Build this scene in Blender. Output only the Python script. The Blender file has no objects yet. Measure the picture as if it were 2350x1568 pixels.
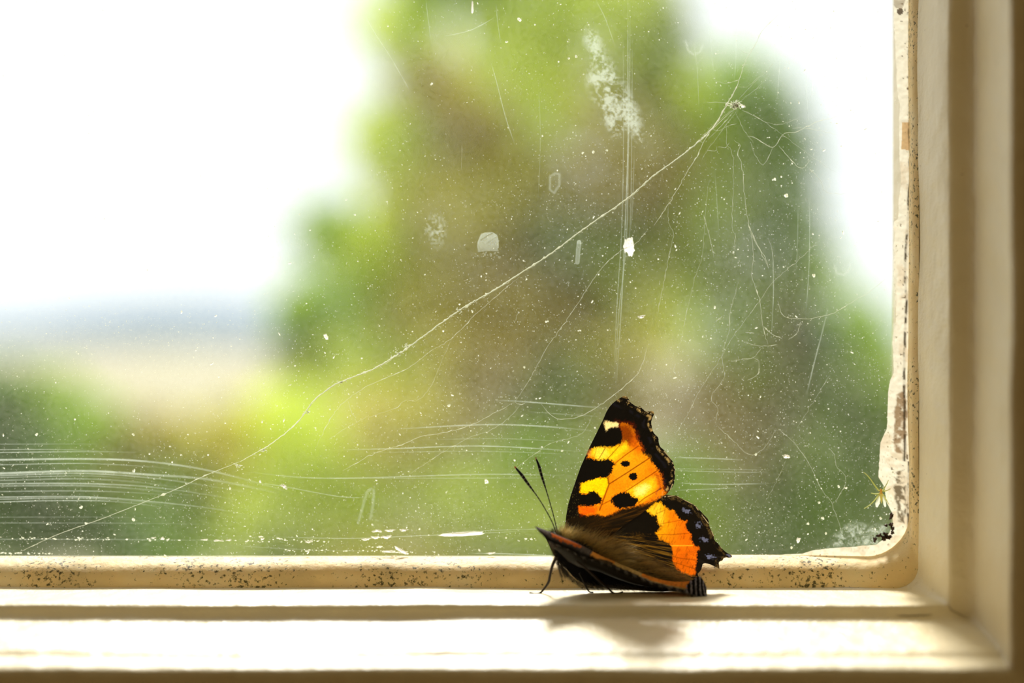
import bpy, math, random
import numpy as np
from mathutils import Vector, Matrix

# ------------------------------------------------------------------ camera, world, light
F = 3536.0                      # focal length in pixels of the 2350 px frame
D = 0.260                       # lens to window glass, metres
S = bpy.context.scene
COL = S.collection
cam_d = bpy.data.cameras.new('camera')
cam = bpy.data.objects.new('camera', cam_d)
COL.objects.link(cam)
cam.location = (0, -D, 0)
cam.rotation_euler = (math.radians(90), 0, 0)
cam_d.sensor_width = 36.0
cam_d.lens = F / 2350 * 36.0
cam_d.clip_start = 0.01
cam_d.clip_end = 6000
cam_d.dof.use_dof = True
cam_d.dof.focus_distance = D - 0.0042
cam_d.dof.aperture_fstop = 5.2
S.camera = cam

W = bpy.data.worlds.new('sky')
S.world = W
W.use_nodes = True
bg = W.node_tree.nodes['Background']
bg.inputs[0].default_value = (0.93, 0.98, 1.0, 1)
bg.inputs[1].default_value = 1.25

sun_d = bpy.data.lights.new('sun', 'SUN')
sun_d.energy = 7.6
sun_d.angle = math.radians(12)
sun_d.color = (1.0, 0.97, 0.9)
sun = bpy.data.objects.new('sun', sun_d)
COL.objects.link(sun)
sun.rotation_euler = Vector((-0.045, 0.64, 0.76)).to_track_quat('Z', 'Y').to_euler()

fill_d = bpy.data.lights.new('room_fill', 'AREA')      # added warm fill for the room-facing sides, source unseen
fill_d.energy = 7.5
fill_d.size = 0.7
fill_d.color = (1.0, 0.83, 0.40)
fill_light = bpy.data.objects.new('room_fill', fill_d)
COL.objects.link(fill_light)
fill_light.location = (0.2, -1.9, 1.35)

S.view_settings.view_transform = 'Standard'
S.view_settings.look = 'None'
S.view_settings.gamma = 1.0
S.view_settings.exposure = 0.0
S.view_settings.use_curve_mapping = False
S.cycles.max_bounces = 8
S.cycles.diffuse_bounces = 4
S.cycles.glossy_bounces = 2
S.cycles.transmission_bounces = 4
S.cycles.transparent_max_bounces = 16
S.cycles.caustics_reflective = False
S.cycles.caustics_refractive = False
S.cycles.use_denoising = True
try:
    S.cycles.denoiser = 'OPENIMAGEDENOISE'
    S.cycles.denoising_input_passes = 'RGB_ALBEDO_NORMAL'
except Exception:
    pass

# ------------------------------------------------------------------ helpers
rng = np.random.default_rng(7)
random.seed(7)

def P(px, py, t=0.0):
    """point t millimetres on the room side of the glass that the photo shows at (px, py)"""
    yc = D - t * 0.001
    return ((px - 1175.0) / F * yc, -t * 0.001, -(py - 784.0) / F * yc)

def B(px, py, d):
    return ((px - 1175.0) / F * d, d - D, -(py - 784.0) / F * d)

def lin(c):
    c = np.asarray(c, float) / 255.0
    return np.where(c <= 0.04045, c / 12.92, ((c + 0.055) / 1.055) ** 2.4)

_tab = np.random.default_rng(3).random((256, 256))
def vnoise(x, y, s=1.0, o=0):
    x = np.asarray(x, float) / s + 17.3 * o; y = np.asarray(y, float) / s + 9.1 * o
    xi = np.floor(x).astype(int); yi = np.floor(y).astype(int)
    fx = x - xi; fy = y - yi
    fx = fx * fx * (3 - 2 * fx); fy = fy * fy * (3 - 2 * fy)
    g = lambda a, b: _tab[a & 255, b & 255]
    return (g(xi, yi) * (1 - fx) + g(xi + 1, yi) * fx) * (1 - fy) + (g(xi, yi + 1) * (1 - fx) + g(xi + 1, yi + 1) * fx) * fy

def fbm(x, y, s, o=0, n=3):
    v = 0; a = 0.5; t = 0
    for i in range(n):
        v = v + a * vnoise(x, y, s / 2 ** i, o + i); t += a; a *= 0.55
    return v / t

def inpoly(x, y, poly):
    x = np.asarray(x, float); y = np.asarray(y, float)
    r = np.zeros(x.shape, bool); n = len(poly)
    for i in range(n):
        x0, y0 = poly[i]; x1, y1 = poly[(i + 1) % n]
        if y0 == y1: continue
        c = ((y0 > y) != (y1 > y)) & (x < (x1 - x0) * (y - y0) / (y1 - y0) + x0)
        r ^= c
    return r

def segdist(x, y, line):
    d = np.full(np.shape(x), 1e9)
    for (x0, y0), (x1, y1) in zip(line[:-1], line[1:]):
        vx, vy = x1 - x0, y1 - y0
        u = np.clip(((x - x0) * vx + (y - y0) * vy) / (vx * vx + vy * vy + 1e-9), 0, 1)
        d = np.minimum(d, np.hypot(x - x0 - u * vx, y - y0 - u * vy))
    return d

def sdpoly(x, y, poly):
    """negative inside"""
    d = segdist(x, y, list(poly) + [poly[0]])
    return np.where(inpoly(x, y, poly), -d, d)

def smooth_line(pts, n):
    """Catmull-Rom resample of a polyline in any dimension to n points"""
    p = np.asarray(pts, float)
    q = np.vstack([2 * p[0] - p[1], p, 2 * p[-1] - p[-2]])
    L = np.r_[0, np.cumsum(np.linalg.norm(np.diff(p, axis=0), axis=1))]
    s = np.linspace(0, L[-1], n)
    i = np.clip(np.searchsorted(L, s, side='right') - 1, 0, len(p) - 2)
    u = ((s - L[i]) / np.maximum(L[i + 1] - L[i], 1e-12))[:, None]
    a, b, c, d = q[i], q[i + 1], q[i + 2], q[i + 3]
    return 0.5 * (2 * b + (c - a) * u + (2 * a - 5 * b + 4 * c - d) * u ** 2 + (3 * b - a - 3 * c + d) * u ** 3)

def lin_line(pts, n):
    p = np.asarray(pts, float)
    L = np.r_[0, np.cumsum(np.linalg.norm(np.diff(p, axis=0), axis=1))]
    s = np.linspace(0, L[-1], n)
    return np.stack([np.interp(s, L, p[:, k]) for k in range(p.shape[1])], 1)

def mesh_obj(name, verts, faces, mat, parent=None, col=None, alpha=None, smooth=True):
    me = bpy.data.meshes.new(name)
    v = np.asarray(verts, float)
    me.from_pydata(v.tolist(), [], [tuple(int(i) for i in f) for f in faces])
    me.validate()
    if smooth and len(me.polygons):
        me.polygons.foreach_set('use_smooth', [True] * len(me.polygons))
    if col is not None:
        a = me.color_attributes.new('tint', 'FLOAT_COLOR', 'POINT')
        c = np.ones((len(v), 4)); c[:, :3] = np.asarray(col)[:, :3]
        a.data.foreach_set('color', c.ravel())
    if alpha is not None:
        a = me.attributes.new('cover', 'FLOAT', 'POINT')
        a.data.foreach_set('value', np.asarray(alpha, float).ravel())
    me.materials.append(mat)
    me.update()
    o = bpy.data.objects.new(name, me)
    COL.objects.link(o)
    if parent is not None: o.parent = parent
    return o

def grid_faces(nu, nv, closed_u=False, off=0):
    f = []
    for i in range(nu if closed_u else nu - 1):
        i2 = (i + 1) % nu
        for j in range(nv - 1):
            f.append((off + i * nv + j, off + i2 * nv + j, off + i2 * nv + j + 1, off + i * nv + j + 1))
    return f

def tag(o, label=None, cat=None, group=None, kind=None):
    if label: o['label'] = label
    if cat: o['category'] = cat
    if group: o['group'] = group
    if kind: o['kind'] = kind
    return o

def empty(name, loc=(0, 0, 0)):
    o = bpy.data.objects.new(name, None)
    o.empty_display_size = 0.01
    COL.objects.link(o)
    o.location = loc
    return o

def under(parent, child):
    """parent with the child's place in the world kept"""
    child.parent = parent
    child.location = Vector(child.location) - Vector(parent.location)
    return child

def tube_geo(path, radii, sides=8, off=0, cap=True):
    """rings along a 3-D path in metres"""
    p = np.asarray(path, float); n = len(p)
    r = np.broadcast_to(np.asarray(radii, float), (n,))
    T = np.gradient(p, axis=0); T /= np.linalg.norm(T, axis=1)[:, None] + 1e-15
    ref = np.array([0, 1.0, 0]) if abs(T[0][1]) < 0.8 else np.array([1.0, 0, 0])
    V = []
    for i in range(n):
        a = np.cross(T[i], ref); a /= np.linalg.norm(a) + 1e-15
        b = np.cross(T[i], a)
        for k in range(sides):
            th = 2 * math.pi * k / sides
            V.append(p[i] + r[i] * (math.cos(th) * a + math.sin(th) * b))
    Fc = []
    for i in range(n - 1):
        for k in range(sides):
            k2 = (k + 1) % sides
            Fc.append((off + i * sides + k, off + i * sides + k2, off + (i + 1) * sides + k2, off + (i + 1) * sides + k))
    if cap:
        Fc.append(tuple(off + k for k in range(sides)))
        Fc.append(tuple(off + (n - 1) * sides + k for k in reversed(range(sides))))
    return V, Fc

# ------------------------------------------------------------------ materials
def nodes_of(name):
    m = bpy.data.materials.new(name); m.use_nodes = True
    nt = m.node_tree
    for n in list(nt.nodes): nt.nodes.remove(n)
    return m, nt, nt.nodes, nt.links

def leafy(name, color=None, trans=0.5, rough=0.6, gloss=0.06, cover=None, cover_attr=False, bump=0, noise=None):
    """diffuse + translucent sheet; colour fixed or from the tint attribute; optional partial cover"""
    m, nt, N, L = nodes_of(name)
    out = N.new('ShaderNodeOutputMaterial')
    d = N.new('ShaderNodeBsdfDiffuse'); t = N.new('ShaderNodeBsdfTranslucent')
    mx = N.new('ShaderNodeMixShader'); mx.inputs[0].default_value = trans
    L.new(d.outputs[0], mx.inputs[1]); L.new(t.outputs[0], mx.inputs[2])
    if color is None:
        a = N.new('ShaderNodeAttribute'); a.attribute_name = 'tint'; src = a.outputs['Color']
    else:
        a = N.new('ShaderNodeRGB'); a.outputs[0].default_value = (*color, 1); src = a.outputs[0]
    if noise:
        tc = N.new('ShaderNodeTexCoord'); nz = N.new('ShaderNodeTexNoise')
        nz.inputs['Scale'].default_value = noise[0]; nz.inputs['Detail'].default_value = 4
        L.new(tc.outputs['Object'], nz.inputs['Vector'])
        mr = N.new('ShaderNodeMapRange'); mr.inputs[3].default_value = 1 - noise[1]; mr.inputs[4].default_value = 1 + noise[1]
        L.new(nz.outputs[0], mr.inputs[0])
        sc = N.new('ShaderNodeVectorMath'); sc.operation = 'SCALE'
        L.new(src, sc.inputs[0]); L.new(mr.outputs[0], sc.inputs['Scale']); src = sc.outputs[0]
    L.new(src, d.inputs[0]); L.new(src, t.inputs[0])
    last = mx.outputs[0]
    if gloss:
        g = N.new('ShaderNodeBsdfGlossy'); g.inputs['Roughness'].default_value = rough
        m2 = N.new('ShaderNodeMixShader'); m2.inputs[0].default_value = gloss
        L.new(last, m2.inputs[1]); L.new(g.outputs[0], m2.inputs[2]); last = m2.outputs[0]
    if cover is not None or cover_attr:
        tr = N.new('ShaderNodeBsdfTransparent'); m3 = N.new('ShaderNodeMixShader')
        if cover_attr:
            ca = N.new('ShaderNodeAttribute'); ca.attribute_name = 'cover'
            L.new(ca.outputs['Fac'], m3.inputs[0])
        else:
            m3.inputs[0].default_value = cover
        L.new(tr.outputs[0], m3.inputs[1]); L.new(last, m3.inputs[2]); last = m3.outputs[0]
    L.new(last, out.inputs[0])
    return m

def principled(name, color=None, rough=0.5, spec=0.5, build=None):
    m = bpy.data.materials.new(name); m.use_nodes = True
    nt = m.node_tree; b = nt.nodes['Principled BSDF']
    b.inputs['Roughness'].default_value = rough
    b.inputs['Specular IOR Level'].default_value = spec
    if color is not None: b.inputs['Base Color'].default_value = (*color, 1)
    else:
        a = nt.nodes.new('ShaderNodeAttribute'); a.attribute_name = 'tint'
        nt.links.new(a.outputs['Color'], b.inputs['Base Color'])
    if build: build(nt, b)
    return m

def noise_node(nt, scale, detail=3, rough=0.5, stretch=None):
    tc = nt.nodes.new('ShaderNodeTexCoord'); n = nt.nodes.new('ShaderNodeTexNoise')
    n.inputs['Scale'].default_value = scale; n.inputs['Detail'].default_value = detail
    n.inputs['Roughness'].default_value = rough
    if stretch:
        mp = nt.nodes.new('ShaderNodeMapping'); mp.inputs['Scale'].default_value = stretch
        nt.links.new(tc.outputs['Object'], mp.inputs['Vector']); nt.links.new(mp.outputs[0], n.inputs['Vector'])
    else:
        nt.links.new(tc.outputs['Object'], n.inputs['Vector'])
    return n

def ramp(nt, src, stops):
    r = nt.nodes.new('ShaderNodeValToRGB')
    el = r.color_ramp.elements
    while len(el) < len(stops): el.new(0.5)
    for e, (p, c) in zip(el, stops):
        e.position = p; e.color = (*c, 1) if len(c) == 3 else c
    nt.links.new(src, r.inputs[0])
    return r

def mixc(nt, fac, a, b, mode='MIX'):
    m = nt.nodes.new('ShaderNodeMix'); m.data_type = 'RGBA'; m.blend_type = mode
    if hasattr(fac, 'links'): nt.links.new(fac, m.inputs[0])
    else: m.inputs[0].default_value = fac
    for s, k in ((a, 6), (b, 7)):
        if hasattr(s, 'links'): nt.links.new(s, m.inputs[k])
        else: m.inputs[k].default_value = (*s, 1)
    return m.outputs[2]

CREAM = (0.80, 0.64, 0.40)
def build_paint(nt, b):
    n1 = noise_node(nt, 60, 4)
    c = ramp(nt, n1.outputs[0], [(0.3, (0.80, 0.68, 0.43)), (0.7, (0.88, 0.77, 0.53))])
    n2 = noise_node(nt, 900, 2)
    sp = ramp(nt, n2.outputs[0], [(0.74, (0, 0, 0)), (0.80, (1, 1, 1))])
    col = mixc(nt, sp.outputs[0], c.outputs[0], (0.42, 0.30, 0.17))
    nt.links.new(col, b.inputs['Base Color'])
    n3 = noise_node(nt, 260, 4)
    n4 = noise_node(nt, 2000, 2)
    ad = nt.nodes.new('ShaderNodeMath'); ad.operation = 'MULTIPLY_ADD'
    nt.links.new(n4.outputs[0], ad.inputs[0]); ad.inputs[1].default_value = 0.15; nt.links.new(n3.outputs[0], ad.inputs[2])
    bp = nt.nodes.new('ShaderNodeBump'); bp.inputs['Distance'].default_value = 0.0009; bp.inputs['Strength'].default_value = 0.55
    nt.links.new(ad.outputs[0], bp.inputs['Height']); nt.links.new(bp.outputs[0], b.inputs['Normal'])
M_paint = principled('cream_gloss_paint', CREAM, 0.38, 0.5, build_paint)

def build_putty(nt, b):
    n1 = noise_node(nt, 130, 4)
    c = ramp(nt, n1.outputs[0], [(0.25, (0.66, 0.50, 0.25)), (0.5, (0.84, 0.63, 0.31)), (0.75, (0.87, 0.72, 0.44))])
    n2 = noise_node(nt, 1500, 3, 0.6); n3 = noise_node(nt, 70, 2)
    ml = nt.nodes.new('ShaderNodeMath'); ml.operation = 'MULTIPLY_ADD'
    nt.links.new(n3.outputs[0], ml.inputs[0]); ml.inputs[1].default_value = 0.4; nt.links.new(n2.outputs[0], ml.inputs[2])
    sp = ramp(nt, ml.outputs[0], [(0.775, (0, 0, 0)), (0.88, (1, 1, 1))])
    col = mixc(nt, sp.outputs[0], c.outputs[0], (0.11, 0.09, 0.035))
    nt.links.new(col, b.inputs['Base Color'])
    n4 = noise_node(nt, 500, 4)
    bp = nt.nodes.new('ShaderNodeBump'); bp.inputs['Distance'].default_value = 0.0006; bp.inputs['Strength'].default_value = 0.4
    nt.links.new(n4.outputs[0], bp.inputs['Height']); nt.links.new(bp.outputs[0], b.inputs['Normal'])
    b.inputs['Subsurface Weight'].default_value = 0.15
    b.inputs['Subsurface Radius'].default_value = (0.002, 0.001, 0.0004)
    b.inputs['Subsurface Scale'].default_value = 1.0
M_putty = principled('mould_specked_putty', (0.8, 0.6, 0.3), 0.6, 0.3, build_putty)

def build_pane():
    m, nt, N, L = nodes_of('dusty_window_glass')
    out = N.new('ShaderNodeOutputMaterial')
    tr = N.new('ShaderNodeBsdfTransparent'); tr.inputs[0].default_value = (0.985, 0.99, 0.985, 1)
    gl = N.new('ShaderNodeBsdfGlossy'); gl.inputs['Roughness'].default_value = 0.02
    fr = N.new('ShaderNodeLayerWeight'); fr.inputs[0].default_value = 0.3
    pw = N.new('ShaderNodeMath'); pw.operation = 'POWER'; L.new(fr.outputs['Facing'], pw.inputs[0]); pw.inputs[1].default_value = 4
    ma = N.new('ShaderNodeMath'); ma.operation = 'MULTIPLY_ADD'; L.new(pw.outputs[0], ma.inputs[0]); ma.inputs[1].default_value = 0.5; ma.inputs[2].default_value = 0.02
    m1 = N.new('ShaderNodeMixShader'); L.new(ma.outputs[0], m1.inputs[0]); L.new(tr.outputs[0], m1.inputs[1]); L.new(gl.outputs[0], m1.inputs[2])
    tl = N.new('ShaderNodeBsdfTranslucent'); tl.inputs[0].default_value = (0.9, 0.91, 0.78, 1)
    n1 = noise_node(nt, 45, 5); n2 = noise_node(nt, 1400, 2)
    ml = N.new('ShaderNodeMath'); ml.operation = 'MULTIPLY'; L.new(n1.outputs[0], ml.inputs[0]); L.new(n2.outputs[0], ml.inputs[1])
    mr = N.new('ShaderNodeMapRange'); mr.inputs[1].default_value = 0.12; mr.inputs[2].default_value = 0.45
    mr.inputs[3].default_value = 0.006; mr.inputs[4].default_value = 0.036
    L.new(ml.outputs[0], mr.inputs[0])
    m2 = N.new('ShaderNodeMixShader'); L.new(mr.outputs[0], m2.inputs[0]); L.new(m1.outputs[0], m2.inputs[1]); L.new(tl.outputs[0], m2.inputs[2])
    L.new(m2.outputs[0], out.inputs[0])
    return m
M_pane = build_pane()
M_film = leafy('dust_film', (0.80, 0.88, 0.80), 0.6, gloss=0, cover_attr=True)
M_dust = leafy('dust_grain', (0.93, 0.94, 0.82), 0.7, gloss=0)
M_fleck = leafy('white_paint_fleck', (0.95, 0.93, 0.85), 0.6, gloss=0.03)
M_silk = leafy('dusty_silk', (0.88, 0.90, 0.76), 0.6, gloss=0.03, cover=0.75)
M_smear = leafy('peeling_paint', None, 0.45, gloss=0.04, noise=(900, 0.12))
M_wing = leafy('wing_scales', None, 0.70, rough=0.45, gloss=0.015)
M_hair = leafy('insect_hair', None, 0.5, rough=0.4, gloss=0.05)
M_chitin = principled('dark_chitin', None, 0.5, 0.22)
M_midge = leafy('pale_midge', None, 0.45, gloss=0.05)
M_crumb = principled('dirt_crumb', None, 0.85, 0.2)

M_crackline = principled('crack_shadow', (0.10, 0.07, 0.04), 0.9, 0.1)

# ------------------------------------------------------------------ window sash
# profile: (column on the right stile, row on the bottom rail, mm toward the room, corner radius mm)
PUTTY = [(2086, 1276, 0.0, 7.0), (2086.5, 1279, 0.9, 6.9), (2088, 1284, 1.9, 6.7), (2090, 1291, 2.9, 6.4),
         (2091.5, 1297, 3.6, 6.2), (2093, 1303, 4.1, 6.0), (2096, 1313, 4.7, 5.6), (2101, 1328, 5.2, 5.0), (2106, 1342, 5.6, 4.4), (2110, 1351, 5.9, 4.0)]
FRAME = [(2104, 1346, 5.2, 4.0), (2109, 1351.5, 6.0, 3.8), (2113, 1354, 6.5, 3.0), (2123, 1360, 8.5, 2.2), (2142, 1371, 12.5, 1.5),
         (2162, 1381, 16.2, 1.1), (2170, 1385, 17.4, 1.0), (2174, 1388, 18.0, 0.9), (2177, 1392, 18.4, 0.9), (2188, 1404, 18.8, 1.0),
         (2212, 1417, 19.3, 1.3), (2232, 1426, 20.0, 1.6), (2243, 1433, 21.0, 1.5), (2250, 1440, 22.5, 1.2), (2270, 1460, 26.0, 0.8),
         (2290, 1484, 30.0, 0.6), (2297, 1495, 31.6, 0.6), (2300, 1501, 32.2, 0.7), (2303, 1507, 32.5, 0.8), (2306, 1512, 33.2, 0.7),
         (2309, 1519, 34.5, 0.7), (2312, 1526, 35.8, 0.7), (2316, 1532, 36.7, 0.8), (2322, 1539, 37.2, 0.8), (2340, 1556, 37.5, 0.6),
         (2420, 1640, 38.0, 0.6), (2700, 1950, 38.3, 0.6)]
XL, ZT = 0.480, 0.430     # how far the opening reaches left and up from the corner

def sweep(name, prof, mat, parent, seed, amp):
    NB, NR, NC = 260, 260, 10
    rings = []
    for k, (px, py, t, r) in enumerate(prof):
        X, Y, _ = P(px, 0, t); Z = P(0, py, t)[2]; r *= 0.001
        xr, zb = X, Z
        xl = 0.0646 - XL - (X - 0.0646); zt = -0.0363 + ZT + (-Z - 0.0363)
        pts = []
        def side(a, b, n):
            for i in range(n):
                u = i / n
                pts.append((a[0] + (b[0] - a[0]) * u, a[1] + (b[1] - a[1]) * u))
        def arc(cx, cz, a0):
            for i in range(NC):
                a = a0 + (math.pi / 2) * i / NC
                pts.append((cx + r * math.cos(a), cz + r * math.sin(a)))
        side((xl + r, zb), (xr - r, zb), NB); arc(xr - r, zb + r, -math.pi / 2)
        side((xr, zb + r), (xr, zt - r), NR); arc(xr - r, zt - r, 0)
        side((xr - r, zt), (xl + r, zt), 40); arc(xl + r, zt - r, math.pi / 2)
        side((xl, zt - r), (xl, zb + r), 40); arc(xl + r, zb + r, math.pi)
        p = np.array(pts)
        n = len(p); s = np.arange(n)
        c = np.array([(xl + xr) / 2, (zt + zb) / 2])
        # hand-painted unevenness, a fraction of a millimetre
        w = (fbm(s * 1.0, np.full(n, k * 1.6), 9, seed, 2) - 0.5) * amp + (fbm(s * 1.0, np.full(n, k * 0.5), 34, seed + 5, 2) - 0.5) * amp * 1.3
        nx = np.zeros((n, 2)); nx[:NB, 1] = -1; nx[NB:NB + NC, 1] = -1; nx[NB + NC:NB + NC + NR, 0] = 1
        nx[NB:NB + NC, 0] = 0
        e = np.minimum(1, np.minimum(np.abs(s - NB), np.abs(s - NB - NC)) / 5.0)
        p = p + nx * (w * 0.001 * e)[:, None]
        wy = (fbm(s * 1.0, np.full(n, k * 1.3), 7, seed + 9, 2) - 0.5) * amp * 0.6 * e if 0 < k < len(prof) - 1 else 0 * s
        rings.append(np.stack([p[:, 0], np.full(n, Y) + wy * 0.001, p[:, 1]], 1))
    R = np.array(rings)                    # k, n, 3
    R = np.transpose(R, (1, 0, 2))         # n, k, 3
    V = R.reshape(-1, 3)
    o = mesh_obj(name, V, grid_faces(R.shape[0], R.shape[1], closed_u=True), mat, parent)
    return o

win = empty('window_1', (0, 0, 0))
tag(win, 'old window sash with cream painted moulding around a dusty pane', kind='structure')
fr = sweep('sash_frame', FRAME, M_paint, win, 2, 0.46)
pu = sweep('putty', PUTTY, M_putty, win, 5, 0.42)
tag(pu, 'mould-speckled yellowed putty bead along the glass')

# hairline cracks in the old paint
def crack(pts_, r=0.035):
    p = smooth_line(pts_, 40)
    p[1:-1, :2] += np.random.default_rng(5).normal(0, .8, (38, 2))
    V, Fc = tube_geo([P(*q) for q in p], np.r_[np.linspace(.3, 1, 8), np.ones(24), np.linspace(1, .2, 8)] * r * .001, 6)
    return mesh_obj('paint_crack', V, Fc, M_crackline, win)
crack([(2138, 1352, 11.9), (2160, 1366, 15.5), (2173, 1385, 18.0), (2187, 1403, 19.0), (2208, 1413, 19.5), (2228, 1422, 20.3)])
crack([(2056, 1412, 19.15), (2080, 1414, 19.25), (2105, 1413, 19.2), (2140, 1411, 19.1)], .05)

# back half of the sash on the outdoor side
def ring_box(name, x0, x1, z0, z1, w, y0, y1, mat, parent=None):
    ins = [(x0, z0), (x1, z0), (x1, z1), (x0, z1)]
    wl, wr, wb, wt = w
    out = [(x0 - wl, z0 - wb), (x1 + wr, z0 - wb), (x1 + wr, z1 + wt), (x0 - wl, z1 + wt)]
    V = [(a, y0, b) for a, b in ins] + [(a, y0, b) for a, b in out] + [(a, y1, b) for a, b in ins] + [(a, y1, b) for a, b in out]
    Fc = []
    for i in range(4):
        j = (i + 1) % 4
        Fc += [(i, j, 4 + j, 4 + i), (8 + i, 12 + i, 12 + j, 8 + j), (i, 8 + i, 8 + j, j), (4 + i, 4 + j, 12 + j, 12 + i)]
    return mesh_obj(name, V, Fc, mat, parent, smooth=False)
x0, x1, z0, z1 = 0.0646 - XL, 0.0672, -0.0380, -0.0363 + ZT
ring_box('outer_rebate', x0, x1, z0, z1, (0.04, 0.04, 0.04, 0.04), 0.0045, 0.012, M_paint, win)
V = [(x, y, z) for y in (0.0, 0.003) for (x, z) in ((x0 - .004, z0 - .004), (x1 + .004, z0 - .004), (x1 + .004, z1 + .004), (x0 - .004, z1 + .004))]
pane = mesh_obj('pane', V, [(0, 3, 2, 1), (4, 5, 6, 7), (0, 1, 5, 4), (1, 2, 6, 5), (2, 3, 7, 6), (3, 0, 4, 7)], M_pane, win, smooth=False)
tag(pane, 'dusty scratched glass pane')

# paint smeared and peeled over the edge of the glass
inner = [(2048, -260), (2050, -60), (2052, 60), (2056, 130), (2058, 185), (2064, 240), (2064, 330), (2067, 400), (2062, 480), (2061, 503), (2053, 508), (2052, 560), (2051, 640),
         (2057, 690), (2056, 730), (2048, 790), (2052, 850), (2040, 890), (2037, 960), (2034, 985), (2021, 1015), (2017, 1060), (2016, 1095), (2030, 1118), (2034, 1150), (2047, 1178),
         (2050, 1205), (2036, 1232), (2012, 1250), (1960, 1255), (1900, 1259), (1866, 1263), (1842, 1272), (1790, 1274), (1700, 1276), (1560, 1277)]
outer = [(2100, -260), (2100, -60), (2100, 60), (2100, 130), (2099, 185), (2099, 240), (2098, 330), (2098, 400), (2098, 480), (2098, 503), (2098, 508), (2098, 560), (2098, 640),
         (2098, 690), (2098, 730), (2098, 790), (2098, 850), (2098, 890), (2098, 960), (2098, 985), (2098, 1015), (2098, 1060), (2098, 1095), (2098, 1118), (2098, 1150), (2097, 1178),
         (2093, 1215), (2084, 1252), (2060, 1280), (1990, 1292), (1910, 1296), (1870, 1296), (1842, 1296), (1790, 1296), (1700, 1296), (1560, 1296)]
nu, nv = 900, 26
a = np.array(inner, float); b = np.array(outer, float)
L = np.r_[0, np.cumsum(np.linalg.norm(np.diff(a, axis=0), axis=1))]
s = np.linspace(0, L[-1], nu)
A = np.stack([np.interp(s, L, a[:, k]) for k in (0, 1)], 1); Bq = np.stack([np.interp(s, L, b[:, k]) for k in (0, 1)], 1)
jag = (fbm(s, s * 0, 22, 4, 4) - 0.5) * 7
A[:, 0] += jag * (s < 1350); A[:, 1] += jag * (s > 1350) * 0.7
u = np.linspace(0, 1, nv)
G = A[:, None, :] * (1 - u)[None, :, None] + Bq[:, None, :] * u[None, :, None]
gx, gy = G[..., 0].ravel(), G[..., 1].ravel()
uu = np.tile(u, nu); ss = np.repeat(s, nv)
base = lin((246, 242, 226)) * np.ones((len(gx), 3))
n1 = fbm(gx, gy, 30, 3, 4); n2 = fbm(gx, gy, 9, 6, 3)
def blend(c, col, w):
    w = np.clip(w, 0, 1)[:, None]
    return c * (1 - w) + lin(col) * w
pk = inpoly(gx, gy, [(2070, 280), (2087, 282), (2087, 345), (2069, 343)])
base = blend(base, (208, 172, 120), pk * 0.9)
base = blend(base, (222, 202, 172), np.clip((n1 - 0.56) * 5, 0, 0.5) * (gy > 350))
wig = (n1 - .5) * 22
br = np.clip(-sdpoly(gx + wig, gy + wig, [(2056, 905), (2076, 900), (2080, 980), (2074, 1045), (2054, 1040), (2050, 975)]) / 3 + .5, 0, 1)
base = blend(base, (150, 122, 88), br * np.clip((n2 - 0.20) * 3, 0, 0.9))
br = np.clip(-sdpoly(gx + wig, gy + wig, [(2056, 1085), (2078, 1080), (2084, 1150), (2080, 1205), (2064, 1200), (2056, 1150)]) / 3 + .5, 0, 1)
base = blend(base, (112, 98, 74), br * np.clip((n2 - 0.36) * 5, 0, 0.92))
crack = 2088 - (gy > 420) * np.clip((gy - 420) / 200, 0, 1) * 8 - np.clip((gy - 650) / 200, 0, 1) * 4 + (fbm(gy, gy * 0, 60, 8, 3) - 0.5) * 8
cd = np.abs(gx - crack - np.where(gy > 1060, 10, 0))
base = blend(base, (62, 50, 32), (gy < 1240) * np.clip(1.25 - cd / 3.4, 0, 1) * np.clip((fbm(gx, gy, 14, 12, 3) - 0.33) * 5, 0.25, 1))
base = blend(base, (100, 80, 55), np.clip((vnoise(gx, gy, 5, 2) - 0.88) * 14, 0, 1) * (uu > 0.3))
base = blend(base, (70, 50, 30), (np.hypot(gx - 2066, gy - 27) < 6 + 4 * n2) * 0.9)
base = blend(base, (120, 95, 60), inpoly(gx, gy, [(2044, 0), (2078, 0), (2070, 22), (2056, 18)]) * 0.5)
th = 0.28 + 0.16 * n2
pts = np.array([P(x, y, q) for x, y, q in zip(gx, gy, th)])
smr = mesh_obj('peeling_paint', pts, grid_faces(nu, nv), M_smear, win, col=base)
tag(smr, 'peeling whitish paint lapped over the glass edge')

# scratches and wiped streaks on the glass: ribbons with partial cover
def ribbon(parent, line, width, cover, name='scratch', n=60, fade=0.25, t=0.12):
    p = smooth_line(line, n)
    T = np.gradient(p, axis=0); T /= np.linalg.norm(T, axis=1)[:, None]
    Nn = np.stack([-T[:, 1], T[:, 0]], 1)
    V = []; C = []
    q = np.linspace(0, 1, n)
    f = np.clip(np.minimum(q, 1 - q) / max(fade, 1e-3), 0, 1) * (0.65 + 0.7 * vnoise(p[:, 0], p[:, 1], 13, 3))
    if fade < 0: f = np.clip((1 - q) / -fade, 0, 1) * (0.7 + 0.6 * vnoise(p[:, 0], p[:, 1], 17, 3))
    for i in range(n):
        for w, cc in ((-1, 0), (-0.35, 1), (0.35, 1), (1, 0)):
            x, y = p[i] + Nn[i] * w * width
            V.append(P(x, y, t)); C.append(cc * cover * f[i] * 0.62)
    return mesh_obj(name, V, grid_faces(n, 4), M_film, parent, alpha=np.clip(C, 0, 1))

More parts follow.
